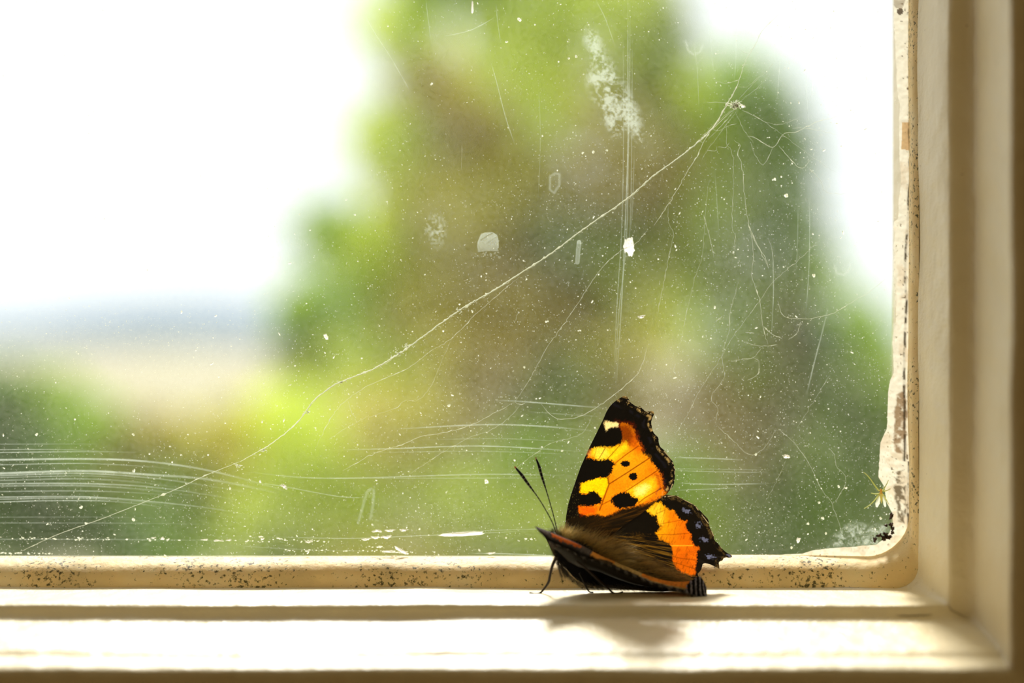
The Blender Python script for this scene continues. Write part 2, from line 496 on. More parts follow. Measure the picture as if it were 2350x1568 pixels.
def c7(*pts): return [(x * 0.375, 980 + y * 0.375) for x, y in pts]
streaks = [
    (c7((-300, 110), (0, 106), (500, 105), (640, 108)), 1.2, .30),
    (c7((-300, 150), (0, 140), (400, 140), (800, 158)), 1.3, .40),
    (c7((-300, 160), (0, 157), (500, 152), (900, 156)), 1.5, .50),
    (c7((-300, 203), (0, 202), (500, 196), (900, 212), (1300, 272), (1800, 405)), 3.0, .62),
    (c7((-300, 236), (0, 232), (500, 224), (900, 243), (1100, 262)), 1.8, .38),
    (c7((-300, 290), (0, 285), (500, 270), (900, 292), (1300, 325), (1770, 420)), 3.6, .60),
    (c7((-300, 300), (0, 298), (500, 285), (900, 310), (1200, 350), (1580, 410)), 2.4, .42),
    (c7((-300, 312), (0, 310), (500, 300), (800, 316), (1000, 345)), 1.8, .33),
    (c7((-300, 330), (0, 328), (500, 318), (900, 345), (1250, 400)), 2.6, .28),
    (c7((-300, 352), (0, 348), (500, 347), (900, 366), (1250, 412), (1500, 462)), 2.4, .45),
    (c7((-300, 365), (0, 362), (500, 360), (900, 385), (1300, 440)), 2.8, .28),
    (c7((-300, 398), (0, 396), (500, 392), (900, 408), (1200, 440)), 2.0, .32),
    (c7((-300, 430), (0, 430), (500, 428), (900, 455), (1300, 500), (1600, 556)), 2.2, .50),
    (c7((-300, 447), (0, 443), (500, 436), (900, 462), (1100, 500)), 2.0, .38),
    (c7((-300, 465), (0, 460), (300, 452), (700, 457), (1100, 505)), 2.0, .46),
    (c7((-300, 590), (0, 588), (800, 590), (1500, 600)), 2.0, .16),
    (c7((-300, 555), (0, 553), (600, 552), (1000, 560)), 2.0, .13),
    (c7((-300, 690), (0, 688), (800, 690), (1700, 700)), 2.0, .20),
]
for l, w, c in streaks: ribbon(pane, l, w, c, fade=-0.55)
for l, w, c in [
    ([(890, 986), (1110, 975), (1250, 979), (1370, 990)], 2.2, .42),
    ([(770, 1033), (900, 1030), (1110, 1024), (1345, 1037)], 1.8, .45),
    ([(820, 1040), (1100, 1036), (1340, 1044)], 1.4, .2),
    ([(1130, 919), (1200, 922), (1390, 937)], 2.0, .42),
    ([(1210, 945), (1380, 957)], 1.4, .2),
    ([(560, 1083), (750, 1098), (1100, 1089), (1320, 1092)], 1.8, .36),
    ([(640, 1097), (900, 1098), (1310, 1097)], 1.3, .22),
    ([(560, 1105), (640, 1115), (780, 1140), (860, 1142)], 1.6, .28),
    ([(960, 1010), (1150, 1007), (1340, 1016)], 1.2, .2),
    ([(1540, 1050), (1620, 1052), (1710, 1056)], 1.8, .42),
    ([(1540, 1080), (1640, 1083), (1770, 1085)], 1.4, .3),
    ([(1545, 1108), (1640, 1112), (1770, 1110)], 1.8, .32),
    ([(1545, 1126), (1700, 1120)], 1.4, .25),
    ([(1500, 1076), (1620, 1077), (1770, 1079)], 1.2, .2),
    ([(600, 1232), (800, 1236), (960, 1230), (1240, 1218)], 1.2, .38),
    ([(1000, 1222), (1150, 1217), (1290, 1213)], 1.0, .3),
    ([(500, 1250), (700, 1262), (900, 1266)], 1.4, .16),
    ([(1070, 1270), (1180, 1272), (1300, 1277)], 1.6, .45),
    ([(1441, -40), (1441, 150), (1441, 330), (1433, 560), (1425, 720), (1413, 905)], 1.3, .50),
    ([(1446, -40), (1445, 200), (1442, 360), (1437, 560), (1420, 720), (1411, 905)], 1.2, .38),
    ([(1430, 60), (1431, 300), (1427, 520), (1416, 700), (1408, 900)], 1.1, .36),
    ([(1451, 60), (1450, 300), (1446, 520), (1432, 640)], 1.2, .26),
    ([(1456, 330), (1452, 470), (1446, 540)], 1.0, .24),
    ([(1235, 180), (1240, 320), (1234, 480)], 1.0, .2),
    ([(1124, 134), (1140, 190), (1160, 268), (1184, 340)], 1.2, .45),
    ([(1015, 84), (1068, 73), (1100, 60), (1138, 38)], 1.3, .45),
    ([(1138, 5), (1142, 50), (1150, 105)], 1.0, .3),
    ([(976, -5), (982, 40), (989, 95)], 1.0, .32),
    ([(1365, -5), (1390, 45), (1411, 105)], 1.1, .35),
    ([(830, 20), (860, 75), (905, 145), (942, 215)], 1.1, .32),
    ([(900, 140), (925, 180), (943, 212)], 1.0, .3),
    ([(1590, 80), (1600, 160), (1604, 250)], 1.0, .28),
    ([(1627, 30), (1632, 110), (1642, 200)], 1.0, .22),
    ([(1690, 60), (1689, 130), (1685, 190)], 1.0, .28),
    ([(1792, 120), (1787, 180), (1783, 230)], 1.2, .28),
    ([(1868, 150), (1865, 190), (1862, 230)], 1.3, .4),
    ([(1850, 170), (1852, 230), (1856, 290)], 1.0, .26),
    ([(1858, 430), (1857, 600), (1848, 740)], 1.3, .32),
    ([(1832, 450), (1830, 560), (1826, 640)], 1.0, .25),
    ([(1902, 700), (1885, 770), (1868, 835), (1850, 910)], 2.0, .36),
    ([(1773, 570), (1775, 670), (1770, 780)], 1.2, .36),
    ([(1640, 380), (1645, 460), (1650, 540)], 1.0, .25),
    ([(2054, 560), (2052, 700), (2046, 880)], 5.0, .30),
]: ribbon(pane, l, w, c)

def quad_patch(name, label, region, coverf, step=2.0, cat='smudge', t=0.14):
    xa, ya, xb, yb = region
    nx, ny = int((xb - xa) / step) + 1, int((yb - ya) / step) + 1
    X, Y = np.meshgrid(np.linspace(xa, xb, nx), np.linspace(ya, yb, ny), indexing='ij')
    c = np.clip(coverf(X, Y), 0, 1) * 0.55
    loc = np.array(P((xa + xb) / 2, (ya + yb) / 2, t))
    V = np.array([P(x, y, t) for x, y in zip(X.ravel(), Y.ravel())]) - loc
    k = c.ravel(); Fc = [f for f in grid_faces(nx, ny) if max(k[list(f)]) > 0.01]
    used = sorted({i for f in Fc for i in f}); mp = {i: n for n, i in enumerate(used)}
    o = mesh_obj(name, V[used], [tuple(mp[i] for i in f) for f in Fc], M_film, alpha=k[used])
    o.location = loc
    return tag(o, label, cat)

def sm1(x, y):
    m = sdpoly(x, y, [(1348, 60), (1375, 75), (1385, 110), (1410, 150), (1440, 200), (1470, 260), (1478, 330), (1470, 335), (1440, 300), (1415, 318), (1400, 310), (1380, 275), (1358, 225), (1345, 190), (1350, 120), (1338, 90)])
    g = fbm(x, y, 26, 1, 3) * 0.6 + vnoise(x, y, 5, 4) * 0.25 + vnoise(x, y, 2.5, 6) * 0.2
    return np.clip(-m / 22 + 0.35, 0, 1) * np.clip((g - 0.42) * 3.4, 0, 0.85) + np.clip(1 - np.abs(m) / 60, 0, 1) * 0.06 * (m < 60)
quad_patch('dust_smudge', 'whitish dust smudge high on the pane above the silk thread', (1300, 30, 1520, 380), sm1, 1.7)
def sm2(x, y):
    d = np.hypot((x - 1000) / 26, (y - 527) / 42)
    return np.clip(1.15 - d, 0, 1) * np.clip((vnoise(x, y, 4, 3) * .6 + fbm(x, y, 16, 2) * .5 - 0.42) * 2.4, 0, 0.8)
quad_patch('dust_smudge', 'small pale smudge left of the half-round dried droplet', (955, 470, 1035, 590), sm2, 1.7)
def sm3(x, y):
    d = sdpoly(x, y, [(1895, 1262), (1900, 1235), (1935, 1205), (1965, 1192), (2000, 1205), (2035, 1190), (2045, 1215), (2015, 1262)])
    return np.clip(-d / 18 + 0.1, 0, 1) * np.clip((vnoise(x, y, 3, 3) * .5 + vnoise(x, y, 9, 5) * .5 - 0.30) * 1.6, 0.05, 0.75)
quad_patch('dust_smudge', 'grainy pale dust film in the bottom corner of the glass below the midge', (1880, 1180, 2055, 1270), sm3, 1.7)
def sm4(x, y):
    a = np.minimum(segdist(x, y, [(822, 1200), (832, 1165), (842, 1130), (852, 1122)]), segdist(x, y, [(850, 1190), (856, 1160), (858, 1125)]))
    return np.clip(1 - a / 5, 0, 1) * 0.28 + np.clip(vnoise(x, y, 3, 2) - 0.75, 0, 1) * 1.2
quad_patch('dust_smudge', 'faint looped smear just left of the butterfly above the paint flecks', (810, 1110, 870, 1210), sm4, 1.7)
for pts_, lab in (([(1573, 95), (1580, 118), (1592, 126), (1606, 120), (1612, 105)], 'faint U-shaped water mark left of the thread near the top'),
                  ([(1915, 610), (1920, 628), (1935, 632), (1945, 625), (1952, 606)], 'faint U-shaped water mark near the right stile above the blurred bush'),
                  ([(1262, 405), (1262, 436), (1272, 443), (1284, 425), (1284, 400), (1274, 398), (1262, 405)], 'faint ring-shaped water mark at left of the white scratches')):
    quad_patch('water_mark', lab, (min(q[0] for q in pts_) - 10, min(q[1] for q in pts_) - 10, max(q[0] for q in pts_) + 10, max(q[1] for q in pts_) + 10),
               lambda x, y, q=pts_: np.clip(1 - segdist(x, y, q) / 4, 0, 1) * 0.36 + inpoly(x, y, q) * 0.05, 1.7, 'water mark')

def dd(x, y):
    p = [(1096, 579), (1097, 556), (1104, 539), (1112, 535), (1130, 534), (1140, 540), (1143, 552), (1143, 577), (1120, 576)]
    d = sdpoly(x, y, p)
    rim = np.clip(1 - np.abs(d) / 1.6, 0, 1) * 0.85
    body = (d < 0) * (0.42 + 0.25 * np.clip((568 - y) / 30, -1, 1) + (vnoise(x, y, 3) - .5) * .15)
    slit = np.clip(1 - segdist(x, y, [(1104, 551), (1118, 542), (1130, 536)]) / 2.2, 0, 1) + np.clip(1 - segdist(x, y, [(1118, 558), (1140, 544)]) / 1.3, 0, 1) * .6
    return np.maximum(rim * (y < 570), body) * (1 - np.clip(slit, 0, 1) * 0.8) + ((y > 578) & (y < 592)) * np.clip(vnoise(x, y, 3, 7) - .66, 0, 1) * 1.8
quad_patch('dried_droplet', 'half-round milky dried droplet mark at mid pane', (1086, 526, 1152, 596), dd, 1.1, 'dried droplet')
def dr(x, y):
    d = segdist(x, y, [(1329, 556), (1327, 575), (1325, 602)])
    return np.clip((5.5 - d) / 1.6, 0, 1) * (0.30 + 0.35 * np.clip(1 - np.abs(d - 4.2) / 1.6, 0, 1) + 0.25 * (y < 560))
quad_patch('dried_droplet', 'short upright milky dribble crossing under the long thread', (1314, 542, 1338, 614), dr, 1.1, 'dried droplet')

def blob(name, label, cat, x, y, rx, ry, mat, t=0.25, ang=0, thick=0.35, group=None, tint=None, rag=0.25, seed=0, sq=3.0):
    """a ragged raised lump or flake stuck to the glass"""
    n, m = 40, 6
    r_ = np.random.default_rng(seed + int(x * 7 + y))
    ph = r_.random(6) * 6.28
    loc = np.array(P(x, y, t)); V = []; ca, sa = math.cos(ang), math.sin(ang)
    for j in range(m + 1):
        q = j / m
        for i in range(n):
            a_ = 2 * math.pi * i / n
            k = 1 + rag * (0.5 * math.sin(3 * a_ + ph[0]) + 0.35 * math.sin(5 * a_ + ph[1]) + 0.35 * math.sin(9 * a_ + ph[2]) + .3 * math.sin(14 * a_ + ph[3]))
            # superellipse so long flakes have blunt ends
            c_, s_ = math.cos(a_), math.sin(a_)
            e = (abs(c_) ** sq + abs(s_) ** sq) ** (-1 / sq)
            X, Y = rx * q * k * e * c_, ry * q * k * e * s_
            hx = (1 - q ** 3) * (thick * (0.8 + 0.4 * math.sin(5 * X / rx + ph[4])))
            V.append(np.array(P(x + X * ca - Y * sa, y + X * sa + Y * ca, t + hx)) - loc)
    Fc = grid_faces(m + 1, n)
    Fc += [(j * n + n - 1, (j + 1) * n + n - 1, (j + 1) * n, j * n) for j in range(m)]
    col = None if tint is None else np.ones((len(V), 3)) * lin(tint) * (0.6 + 0.8 * r_.random((len(V), 1)))
    o = mesh_obj(name, V, Fc, mat, col=col)
    o.location = loc
    return tag(o, label, cat, group)

blob('paint_fleck', 'longest white paint fleck lying along the glass left of the butterfly', 'paint fleck', 1061, 1226, 50, 4.5, M_fleck, ang=-0.05, rag=0.10, thick=.2)
blob('paint_fleck', 'slanting white paint fleck just above the putty', 'paint fleck', 921, 1264, 17, 3.4, M_fleck, ang=0.50, rag=0.15, thick=.2)
blob('paint_fleck', 'level white paint fleck touching the foot of the slanting one', 'paint fleck', 893, 1266, 15, 2.4, M_fleck, ang=0.03, rag=0.15, thick=.2)
blob('paint_fleck', 'ragged white splat below the pair of pale vertical scratches', 'paint fleck', 1444, 566, 12, 21, M_fleck, ang=-0.12, rag=0.20, thick=.2, sq=2.0)
blob('paint_fleck', 'white fleck beside the pointed top of the silk thread fan', 'paint fleck', 1704, 243, 6, 3, M_fleck, ang=0.5, rag=0.4)
blob('paint_fleck', 'small white fleck on bare glass to the right of the thread below the splat', 'paint fleck', 1472, 727, 7, 3, M_fleck, ang=-0.2, rag=0.4)
blob('paint_fleck', 'oval white fleck on the dark green to the right of the forewing', 'paint fleck', 1805, 1048, 7, 4, M_fleck, ang=0.1, rag=0.2)
blob('paint_fleck', 'white fleck low on the glass above the right end of the hindwing tail', 'paint fleck', 1832, 1240, 4, 5.5, M_fleck, ang=0.3, rag=0.3)
blob('paint_fleck', 'white fleck above the streaks at bottom of pane under the long thread', 'paint fleck', 652, 1117, 7, 3.5, M_fleck, ang=0.6, rag=0.5)
blob('paint_fleck', 'upright white fleck at the very top of the pane above the curved scratch', 'paint fleck', 1084, 17, 2.4, 14, M_fleck, rag=0.15)
specks = ['left dash of the upper row of three white paint specks before the butterfly', 'middle dash of the upper row of three white paint specks', 'right dash of the upper row of three white paint specks',
          'left speck of the lower row of three white paint specks', 'middle speck of the lower row of three white paint specks', 'ragged right speck of the lower row, biggest of the six in the two short rows',
          'lone level white speck left of the two short rows', 'thin white sliver under the level fleck, at the putty edge', 'white sliver at the putty edge between longest fleck and butterfly',
          'roundest white speck low at left under the wiped streaks', 'thin white dash just left of the roundest speck', 'small oval white speck low on the lime green, right of the row of dashes',
          'left dash of the row of three thin white dashes', 'middle and longest dash of the row of three thin white dashes', 'right dash of the row of three thin white dashes']
for i, (x, y, rx, ry) in enumerate([(865, 1219, 10, 2.6), (895, 1218, 10, 2.4), (926, 1217, 8, 2.4), (840, 1238, 9, 2.2), (862, 1234, 9, 2.6), (886, 1233, 11, 3), (708, 1244, 7, 2), (903, 1277, 7, 1.4),
                                    (1127, 1270, 8, 2), (373, 1236, 4, 3), (352, 1235, 5, 1.5), (602, 1237, 4, 2.5), (470, 1239, 7, 1.5), (500, 1241, 10, 1.6), (525, 1240, 6, 1.6)]):
    blob('paint_fleck', specks[i], 'paint fleck', x, y, rx, ry, M_fleck, rag=0.45, thick=.18,
         group='small paint specks along the bottom of the glass', ang=random.uniform(-.1, .05))

# fine dust grains on the pane: nobody could count them
def dust():
    V = []; Fc = []
    r_ = np.random.default_rng(11)
    def grain(x, y, r, stretch=1.0, ang=0.0):
        k = 5 if r < 1.6 else 8
        off = len(V); loc = P(x, y, 0.30)
        V.append(loc)
        ph = r_.random() * 6.28
        for i in range(k):
            a_ = ph + 2 * math.pi * i / k; q = r * (0.65 + 0.7 * r_.random())
            X, Y = q * stretch * math.cos(a_), q * math.sin(a_)
            V.append(P(x + X * math.cos(ang) - Y * math.sin(ang), y + X * math.sin(ang) + Y * math.cos(ang), 0.12))
        for i in range(k): Fc.append((off, off + 1 + i, off + 1 + (i + 1) % k))
    n = 0
    while n < 24000:
        x, y = r_.random() * 2060, r_.random() * 1280
        dens = 0.28 + 0.5 * (y / 1280) ** 1.5 + 0.35 * (x / 2060) ** 2
        if x < 600 and y < 700: dens *= 0.25
        dens *= 0.3 + 1.5 * float(fbm(x, y, 120, 2, 3)) ** 2 * 2
        if r_.random() > dens: continue
        r = 0.34 + 0.5 * r_.random() ** 2.5 + (1.3 * r_.random() if r_.random() < 0.03 else 0)
        grain(x, y, r, 1 + 1.4 * (r_.random() < 0.15), r_.random() * 3.14); n += 1
    for x, y, r in [(1117, 1104, 5), (748, 772, 4.5), (1203, 843, 3.5), (1805, 448, 4), (1777, 411, 3.5), (1868, 632, 3.5), (1030, 930, 4), (1641, 707, 3), (1257, 738, 2.6), (2020, 1189, 3.5),
                    (1925, 1116, 3), (1941, 1120, 3), (1880, 1154, 3), (1888, 1190, 3.3), (1855, 1202, 3.2), (1895, 1224, 3), (1817, 1257, 3.5), (1735, 1043, 3.5), (1162, 1234, 3), (1290, 1036, 2.5),
                    (855, 1205, 2.5), (1100, 1263, 3), (962, 1214, 2.5), (198, 1201, 3), (307, 1193, 3), (185, 1165, 3.5), (85, 997, 3), (307, 997, 3), (528, 1120, 3), (1191, 44, 4), (1162, 95, 2.5),
                    (990, 193, 3), (1321, 130, 4), (1304, 134, 3), (1337, 350, 2.5), (1362, 348, 3), (1393, 345, 3), (1084, 715, 3)]:
        for _ in range(3): grain(x + r_.normal() * r * .35, y + r_.normal() * r * .35, r * (0.5 + .4 * r_.random()))
    # broken rows of grains left by a wet wipe
    for (xa, ya, xb, yb, k) in [(0, 1235, 620, 1242, 60), (560, 1232, 760, 1245, 30), (1180, 1240, 1230, 1238, 8), (840, 1255, 875, 1256, 9), (640, 1262, 1000, 1268, 40), (0, 1270, 120, 1271, 24)]:
        for _ in range(k):
            u_ = r_.random(); grain(xa + (xb - xa) * u_, ya + (yb - ya) * u_ + r_.normal() * 1.5, 0.6 + r_.random() * 1.0, 1 + r_.random() * 2)
    o = mesh_obj('window_dust', V, Fc, M_dust, smooth=False)
    tag(o, 'fine pale dust grains scattered over the window glass', 'dust', kind='stuff')
dust()

# ------------------------------------------------------------------ cobweb
web = empty('cobweb', P(1690, 240, 1.0))
tag(web, 'dusty tangle of spider silk fanning over the right half of the pane', 'cobweb')
def strand(parent, line, r, t0=0.6, t1=None, n=None, beads=True, name='strand', seed=0, jit=1.3):
    t1 = t0 if t1 is None else t1
    L_ = sum(math.dist(a_, b_) for a_, b_ in zip(line[:-1], line[1:]))
    n = n or max(12, int(L_ / 7))
    p = smooth_line(line, n)
    r_ = np.random.default_rng(int(L_) + seed)
    p = p + r_.normal(0, jit * 0.55, p.shape)
    tt = np.linspace(t0, t1, n)
    Q = np.array([P(x, y, q) for (x, y), q in zip(p, tt)]) - np.array(parent.location)
    rr = r * (0.75 + 0.5 * r_.random(n)) * np.clip(np.minimum(np.arange(n), np.arange(n)[::-1]) / (n * 0.12) + 0.35, 0, 1)
    if beads:
        for i in r_.integers(1, n - 1, max(1, n // 12)): rr[i] *= 2.0 + r_.random()
    V, Fc = tube_geo(Q, rr * 0.001, 5)
    V = list(V)
    if r > 0.045:                                     # lint caught on the thread
        for i in r_.integers(2, n - 2, n // 9):
            a_ = r_.random() * 6.28; ln = 0.0006 * (0.4 + r_.random())
            d_ = np.array([math.cos(a_), 0, math.sin(a_)])
            v2, f2 = tube_geo([Q[i] - d_ * ln * .3, Q[i] + d_ * ln * .4, Q[i] + d_ * ln + np.array([.0001, 0, .0001])], [0.00003, 0.00002, 0.000006], 4, off=len(V))
            V += list(v2); Fc += f2
    return mesh_obj(name, V, Fc, M_silk, parent)

thread = empty('silk_thread', P(1050, 715, 1.5))
tag(thread, 'long bright silk thread slanting across the whole pane from bottom left to the top', 'silk thread')
main = [(50, 1265), (130, 1228), (220, 1196), (300, 1165), (400, 1125), (470, 1092), (550, 1060), (620, 1020), (680, 972), (720, 920), (760, 888), (785, 875), (860, 845), (910, 815), (940, 795), (1050, 715),
        (1130, 668), (1190, 630), (1270, 578), (1340, 525), (1440, 455), (1500, 403), (1560, 360), (1620, 310), (1645, 280), (1668, 240), (1690, 200), (1710, 140), (1735, 100), (1750, 70), (1790, 30)]
strand(thread, main[:7], 0.036, 0.5, 1.4, name='fine_end', jit=.4)
strand(thread, main[6:28], 0.080, 1.4, 1.4, name='twisted_span', n=330, jit=.8)
strand(thread, [(x + .6 + math.sin(i * 1.7) * 1.0, y + 1.2) for i, (x, y) in enumerate(main[8:27])], 0.045, 1.5, 1.5, name='twisted_span', n=260, seed=4)
strand(thread, main[27:], 0.04, 1.4, 0.6, name='fine_end', jit=.4)
for x, y in ((1053, 713), (917, 812), (935, 796), (785, 876), (708, 947), (606, 1033), (548, 1068), (1690, 240)):
    r_ = np.random.default_rng(x)
    V = []; Fc = []
    for _ in range(7):
        a_ = r_.random() * 6.28; q = 9 * (0.5 + r_.random()) if x != 1690 else 16
        l = [(x, y), (x + q * .5 * math.cos(a_) + 3 * r_.normal(), y + q * .4 * math.sin(a_)), (x + q * math.cos(a_ + .6), y + q * .7 * math.sin(a_ + .6))]
        p = smooth_line(l, 8); Q = np.array([P(u_, v_, 1.6) for u_, v_ in p]) - np.array(thread.location)
        v2, f2 = tube_geo(Q, np.linspace(0.00006, 0.00002, 8), 4, off=len(V)); V += list(v2); Fc += f2
    mesh_obj('lint_knot', V, Fc, M_silk, thread)

K = 0.38265
def c1(*p): return [(1500 + x * K, y * K) for x, y in p]
def c2(*p): return [(1500 + x * K, 500 + y * K) for x, y in p]
def c4(*p): return [(900 + x * K, 500 + y * K) for x, y in p]
def c6(*p): return [(1600 + x * .2551, 1000 + y * .2551) for x, y in p]
webs = [
    (c1((490, 650), (330, 800), (270, 920), (190, 1050), (100, 1210), (0, 1350)), .050), (c4((1530, 80), (1450, 160), (1370, 200), (1250, 310), (1090, 550), (1000, 680), (915, 800), (830, 960), (735, 1105)), .036),
    (c4((735, 1105), (600, 1180), (440, 1255), (300, 1290), (180, 1310), (60, 1360), (-120, 1420), (-300, 1520)), .040), (c4((770, 345), (620, 475), (500, 580), (360, 720), (230, 800), (80, 910), (-150, 1010), (-330, 1150), (-460, 1380)), .036),
    (c4((360, 720), (300, 850), (240, 1000), (160, 1090), (70, 1100), (0, 1150), (-200, 1220), (-380, 1330)), .022),
    (c4((770, 1120), (700, 1200), (600, 1270), (460, 1320), (300, 1410), (100, 1540)), .026), (c4((895, 1120), (960, 1190), (1030, 1208), (1130, 1190), (1230, 1135), (1310, 1080), (1450, 960), (1500, 880), (1530, 780)), .045),
    (c4((735, 1105), (770, 1122), (800, 1112)), .04), (c4((1210, 1180), (1130, 1300), (960, 1350), (850, 1420), (700, 1540)), .024),
    (c1((525, 660), (620, 705), (740, 750), (890, 700)), .022), (c1((560, 820), (600, 822), (650, 855), (715, 885), (740, 860), (780, 805), (860, 790), (970, 735), (1060, 710), (1130, 680)), .050),
    (c1((715, 885), (690, 940), (655, 990), (610, 930), (580, 850)), .028), (c1((750, 875), (810, 940), (870, 1005), (910, 1000), (930, 970), (965, 950)), .036),
    (c1((930, 1010), (1000, 1080), (1030, 1145), (1090, 1162), (1160, 1160)), .030), (c1((480, 840), (520, 870), (505, 920), (530, 1000), (555, 1250), (590, 1410), (660, 1530), (690, 1610)), .040),
    (c1((440, 730), (440, 860), (475, 930), (478, 1150), (470, 1350), (490, 1420), (480, 1540)), .024), (c1((720, 380), (650, 450), (580, 520), (515, 590)), .024), (c1((700, 440), (620, 530), (520, 605)), .02),
    (c1((320, 613), (400, 615), (490, 630)), .03), (c1((525, 660), (650, 720), (760, 800), (880, 890), (980, 960), (1100, 1040)), .02), (c1((490, 670), (540, 780), (600, 860)), .016),
    (c1((480, 670), (400, 760), (330, 830)), .026), (c1((470, 660), (380, 730), (300, 810), (250, 860)), .026), (c1((500, 660), (420, 770), (330, 890), (290, 960)), .018),
    (c1((360, 480), (430, 500), (510, 480)), .022), (c1((500, 520), (560, 520), (640, 450), (690, 385)), .018), (c1((510, 290), (560, 320), (590, 290)), .026), (c1((385, 880), (430, 885), (455, 855)), .026),
    (c1((320, 900), (370, 905), (380, 880)), .024), (c1((340, 770), (390, 785), (440, 760), (500, 740)), .018), (c1((830, 770), (910, 770), (1020, 790), (1100, 810)), .024),
    (c1((300, 1290), (330, 1400), (360, 1540)), .034), (c1((85, 1220), (90, 1340), (120, 1410), (90, 1540), (60, 1700), (20, 1900)), .026), (c1((330, 1080), (310, 1290), (290, 1530), (240, 1700), (150, 2100)), .020),
    (c2((570, 40), (610, 130), (650, 220), (690, 300)), .036), (c2((580, 60), (600, 220), (590, 350), (635, 490), (655, 650), (685, 760)), .036), (c2((1415, 350), (1300, 440), (1200, 500), (1080, 570), (950, 605), (880, 605), (780, 590), (740, 490)), .036),
    (c2((1000, 130), (850, 270), (720, 380), (640, 490), (560, 600), (470, 720), (410, 830), (280, 1030), (210, 1170), (130, 1300)), .024), (c2((510, 380), (460, 560), (450, 680), (410, 830), (420, 960), (345, 1075), (385, 1150), (370, 1240)), .030),
    (c2((370, 1240), (470, 1330), (570, 1420), (640, 1400), (700, 1330), (740, 1260)), .026), (c2((660, 650), (700, 690), (770, 725)), .040), (c2((540, 745), (640, 770), (740, 760)), .03), (c2((600, 840), (630, 860), (625, 940), (560, 975)), .034),
    (c2((460, 865), (540, 845), (600, 840), (650, 775)), .026), (c2((885, 620), (860, 690), (810, 730)), .036), (c2((690, 120), (715, 240), (718, 420)), .02), (c2((1060, 940), (960, 1100), (860, 1260)), .02),
    (c2((740, 1260), (800, 1310), (860, 1370), (940, 1480)), .02), (c2((130, 870), (120, 920), (132, 940)), .05), (c2((370, 625), (400, 600), (410, 590)), .045), (c2((550, 688), (590, 692), (605, 688)), .04),
    (c6((860, 50), (1000, 240), (1110, 470), (1215, 620), (1300, 880)), .026), (c6((1180, 110), (1230, 160), (1260, 280), (1340, 390), (1290, 520), (1215, 620)), .028), (c6((800, 220), (700, 440), (620, 580)), .018),
    ([(799, 920), (806, 945), (817, 960)], .03), ([(1190, 715), (1180, 742)], .025), ([(1060, 335), (1060, 390)], .02),
]
for i, (l, r) in enumerate(webs):
    strand(web, l, r * 0.60, 0.5 + 0.5 * ((i * 37) % 10) / 10, seed=i)
# the matted knot where the strands meet
V = []; Fc = []
r_ = np.random.default_rng(2)
for _ in range(34):
    x, y = 1688 + r_.normal() * 4, 241 + r_.normal() * 3.5
    a_ = r_.random() * 6.28; q = 5 + 10 * r_.random() ** 2
    p = smooth_line([(x - q * math.cos(a_), y - q * .6 * math.sin(a_)), (x + r_.normal() * 2, y + r_.normal() * 2), (x + q * math.cos(a_ + .8), y + q * .6 * math.sin(a_ + .8))], 8)
    Q = np.array([P(u_, v_, 1.2) for u_, v_ in p]) - np.array(web.location)
    v2, f2 = tube_geo(Q, [0.00006] * 8, 4, off=len(V)); V += list(v2); Fc += f2
mesh_obj('matted_knot', V, Fc, M_silk, web)

# ------------------------------------------------------------------ dead midge and crumbs in the corner
def c8(x, y): return (1960 + x * 0.15306, 1050 + y * 0.15306)
midge = empty('dead_midge', P(*c8(405, 560), 1.0))
tag(midge, 'tiny pale dead midge with spread legs stuck near the corner of the pane', 'insect')
ml_ = np.array(midge.location)
def ploc(pts, ts, base):
    return np.array([P(x, y, t_) for (x, y), t_ in zip(pts, ts)]) - base
bp = smooth_line([c8(405, 468), c8(404, 490), c8(403, 530), c8(405, 570), c8(410, 630), c8(414, 690)], 20)
rad = np.interp(np.linspace(0, 1, 20), [0, .08, .16, .22, .38, .5, .75, 1], [.05, .22, .24, .16, .36, .26, .2, .05]) * 0.001
V, Fc = tube_geo(ploc(bp, [1.0] * 20, ml_), rad, 10)
cc = np.zeros((len(V), 3)); q = np.repeat(np.linspace(0, 1, 20), 10)
cc[:] = lin((240, 235, 160)); cc[q < 0.35] = lin((235, 200, 120))
mesh_obj('body', V, Fc, M_midge, midge, col=cc)
for pts_ in ([(385, 545), (345, 610), (318, 690), (325, 745), (352, 752), (385, 690), (398, 600)], [(425, 550), (430, 640), (440, 710), (462, 748), (482, 735), (478, 660), (450, 580)]):
    o = lin_line([c8(*p) for p in pts_] + [c8(*pts_[0])], 49)[:-1]
    c = o.mean(0); V = [np.array(P(c[0], c[1], 1.25)) - ml_]
    for qq in (0.5, 1.0):
        for x, y in o: V.append(np.array(P(c[0] + (x - c[0]) * qq, c[1] + (y - c[1]) * qq, 1.25 - 0.25 * qq)) - ml_)
    n = len(o); Fc = [(0, 1 + i, 1 + (i + 1) % n) for i in range(n)] + [(1 + i, 1 + n + i, 1 + n + (i + 1) % n, 1 + (i + 1) % n) for i in range(n)]
    mesh_obj('wing', V, Fc, M_midge, midge, col=np.ones((len(V), 3)) * lin((238, 245, 228)))
for pts_ in ([(375, 505), (310, 420), (245, 325), (190, 262), (140, 222)], [(375, 545), (310, 548), (255, 535)], [(370, 560), (310, 640), (240, 710), (150, 770)],
             [(430, 510), (500, 495), (545, 465)], [(430, 500), (490, 400), (515, 340)], [(435, 560), (490, 650), (520, 700)]):
    p = smooth_line([c8(*p_) for p_ in pts_], 14)
    V, Fc = tube_geo(ploc(p, np.linspace(1.0, 0.3, 14), ml_), np.linspace(.11, .05, 14) * 0.001, 6)
    mesh_obj('leg', V, Fc, M_midge, midge, col=np.ones((len(V), 3)) * lin((232, 236, 160)))

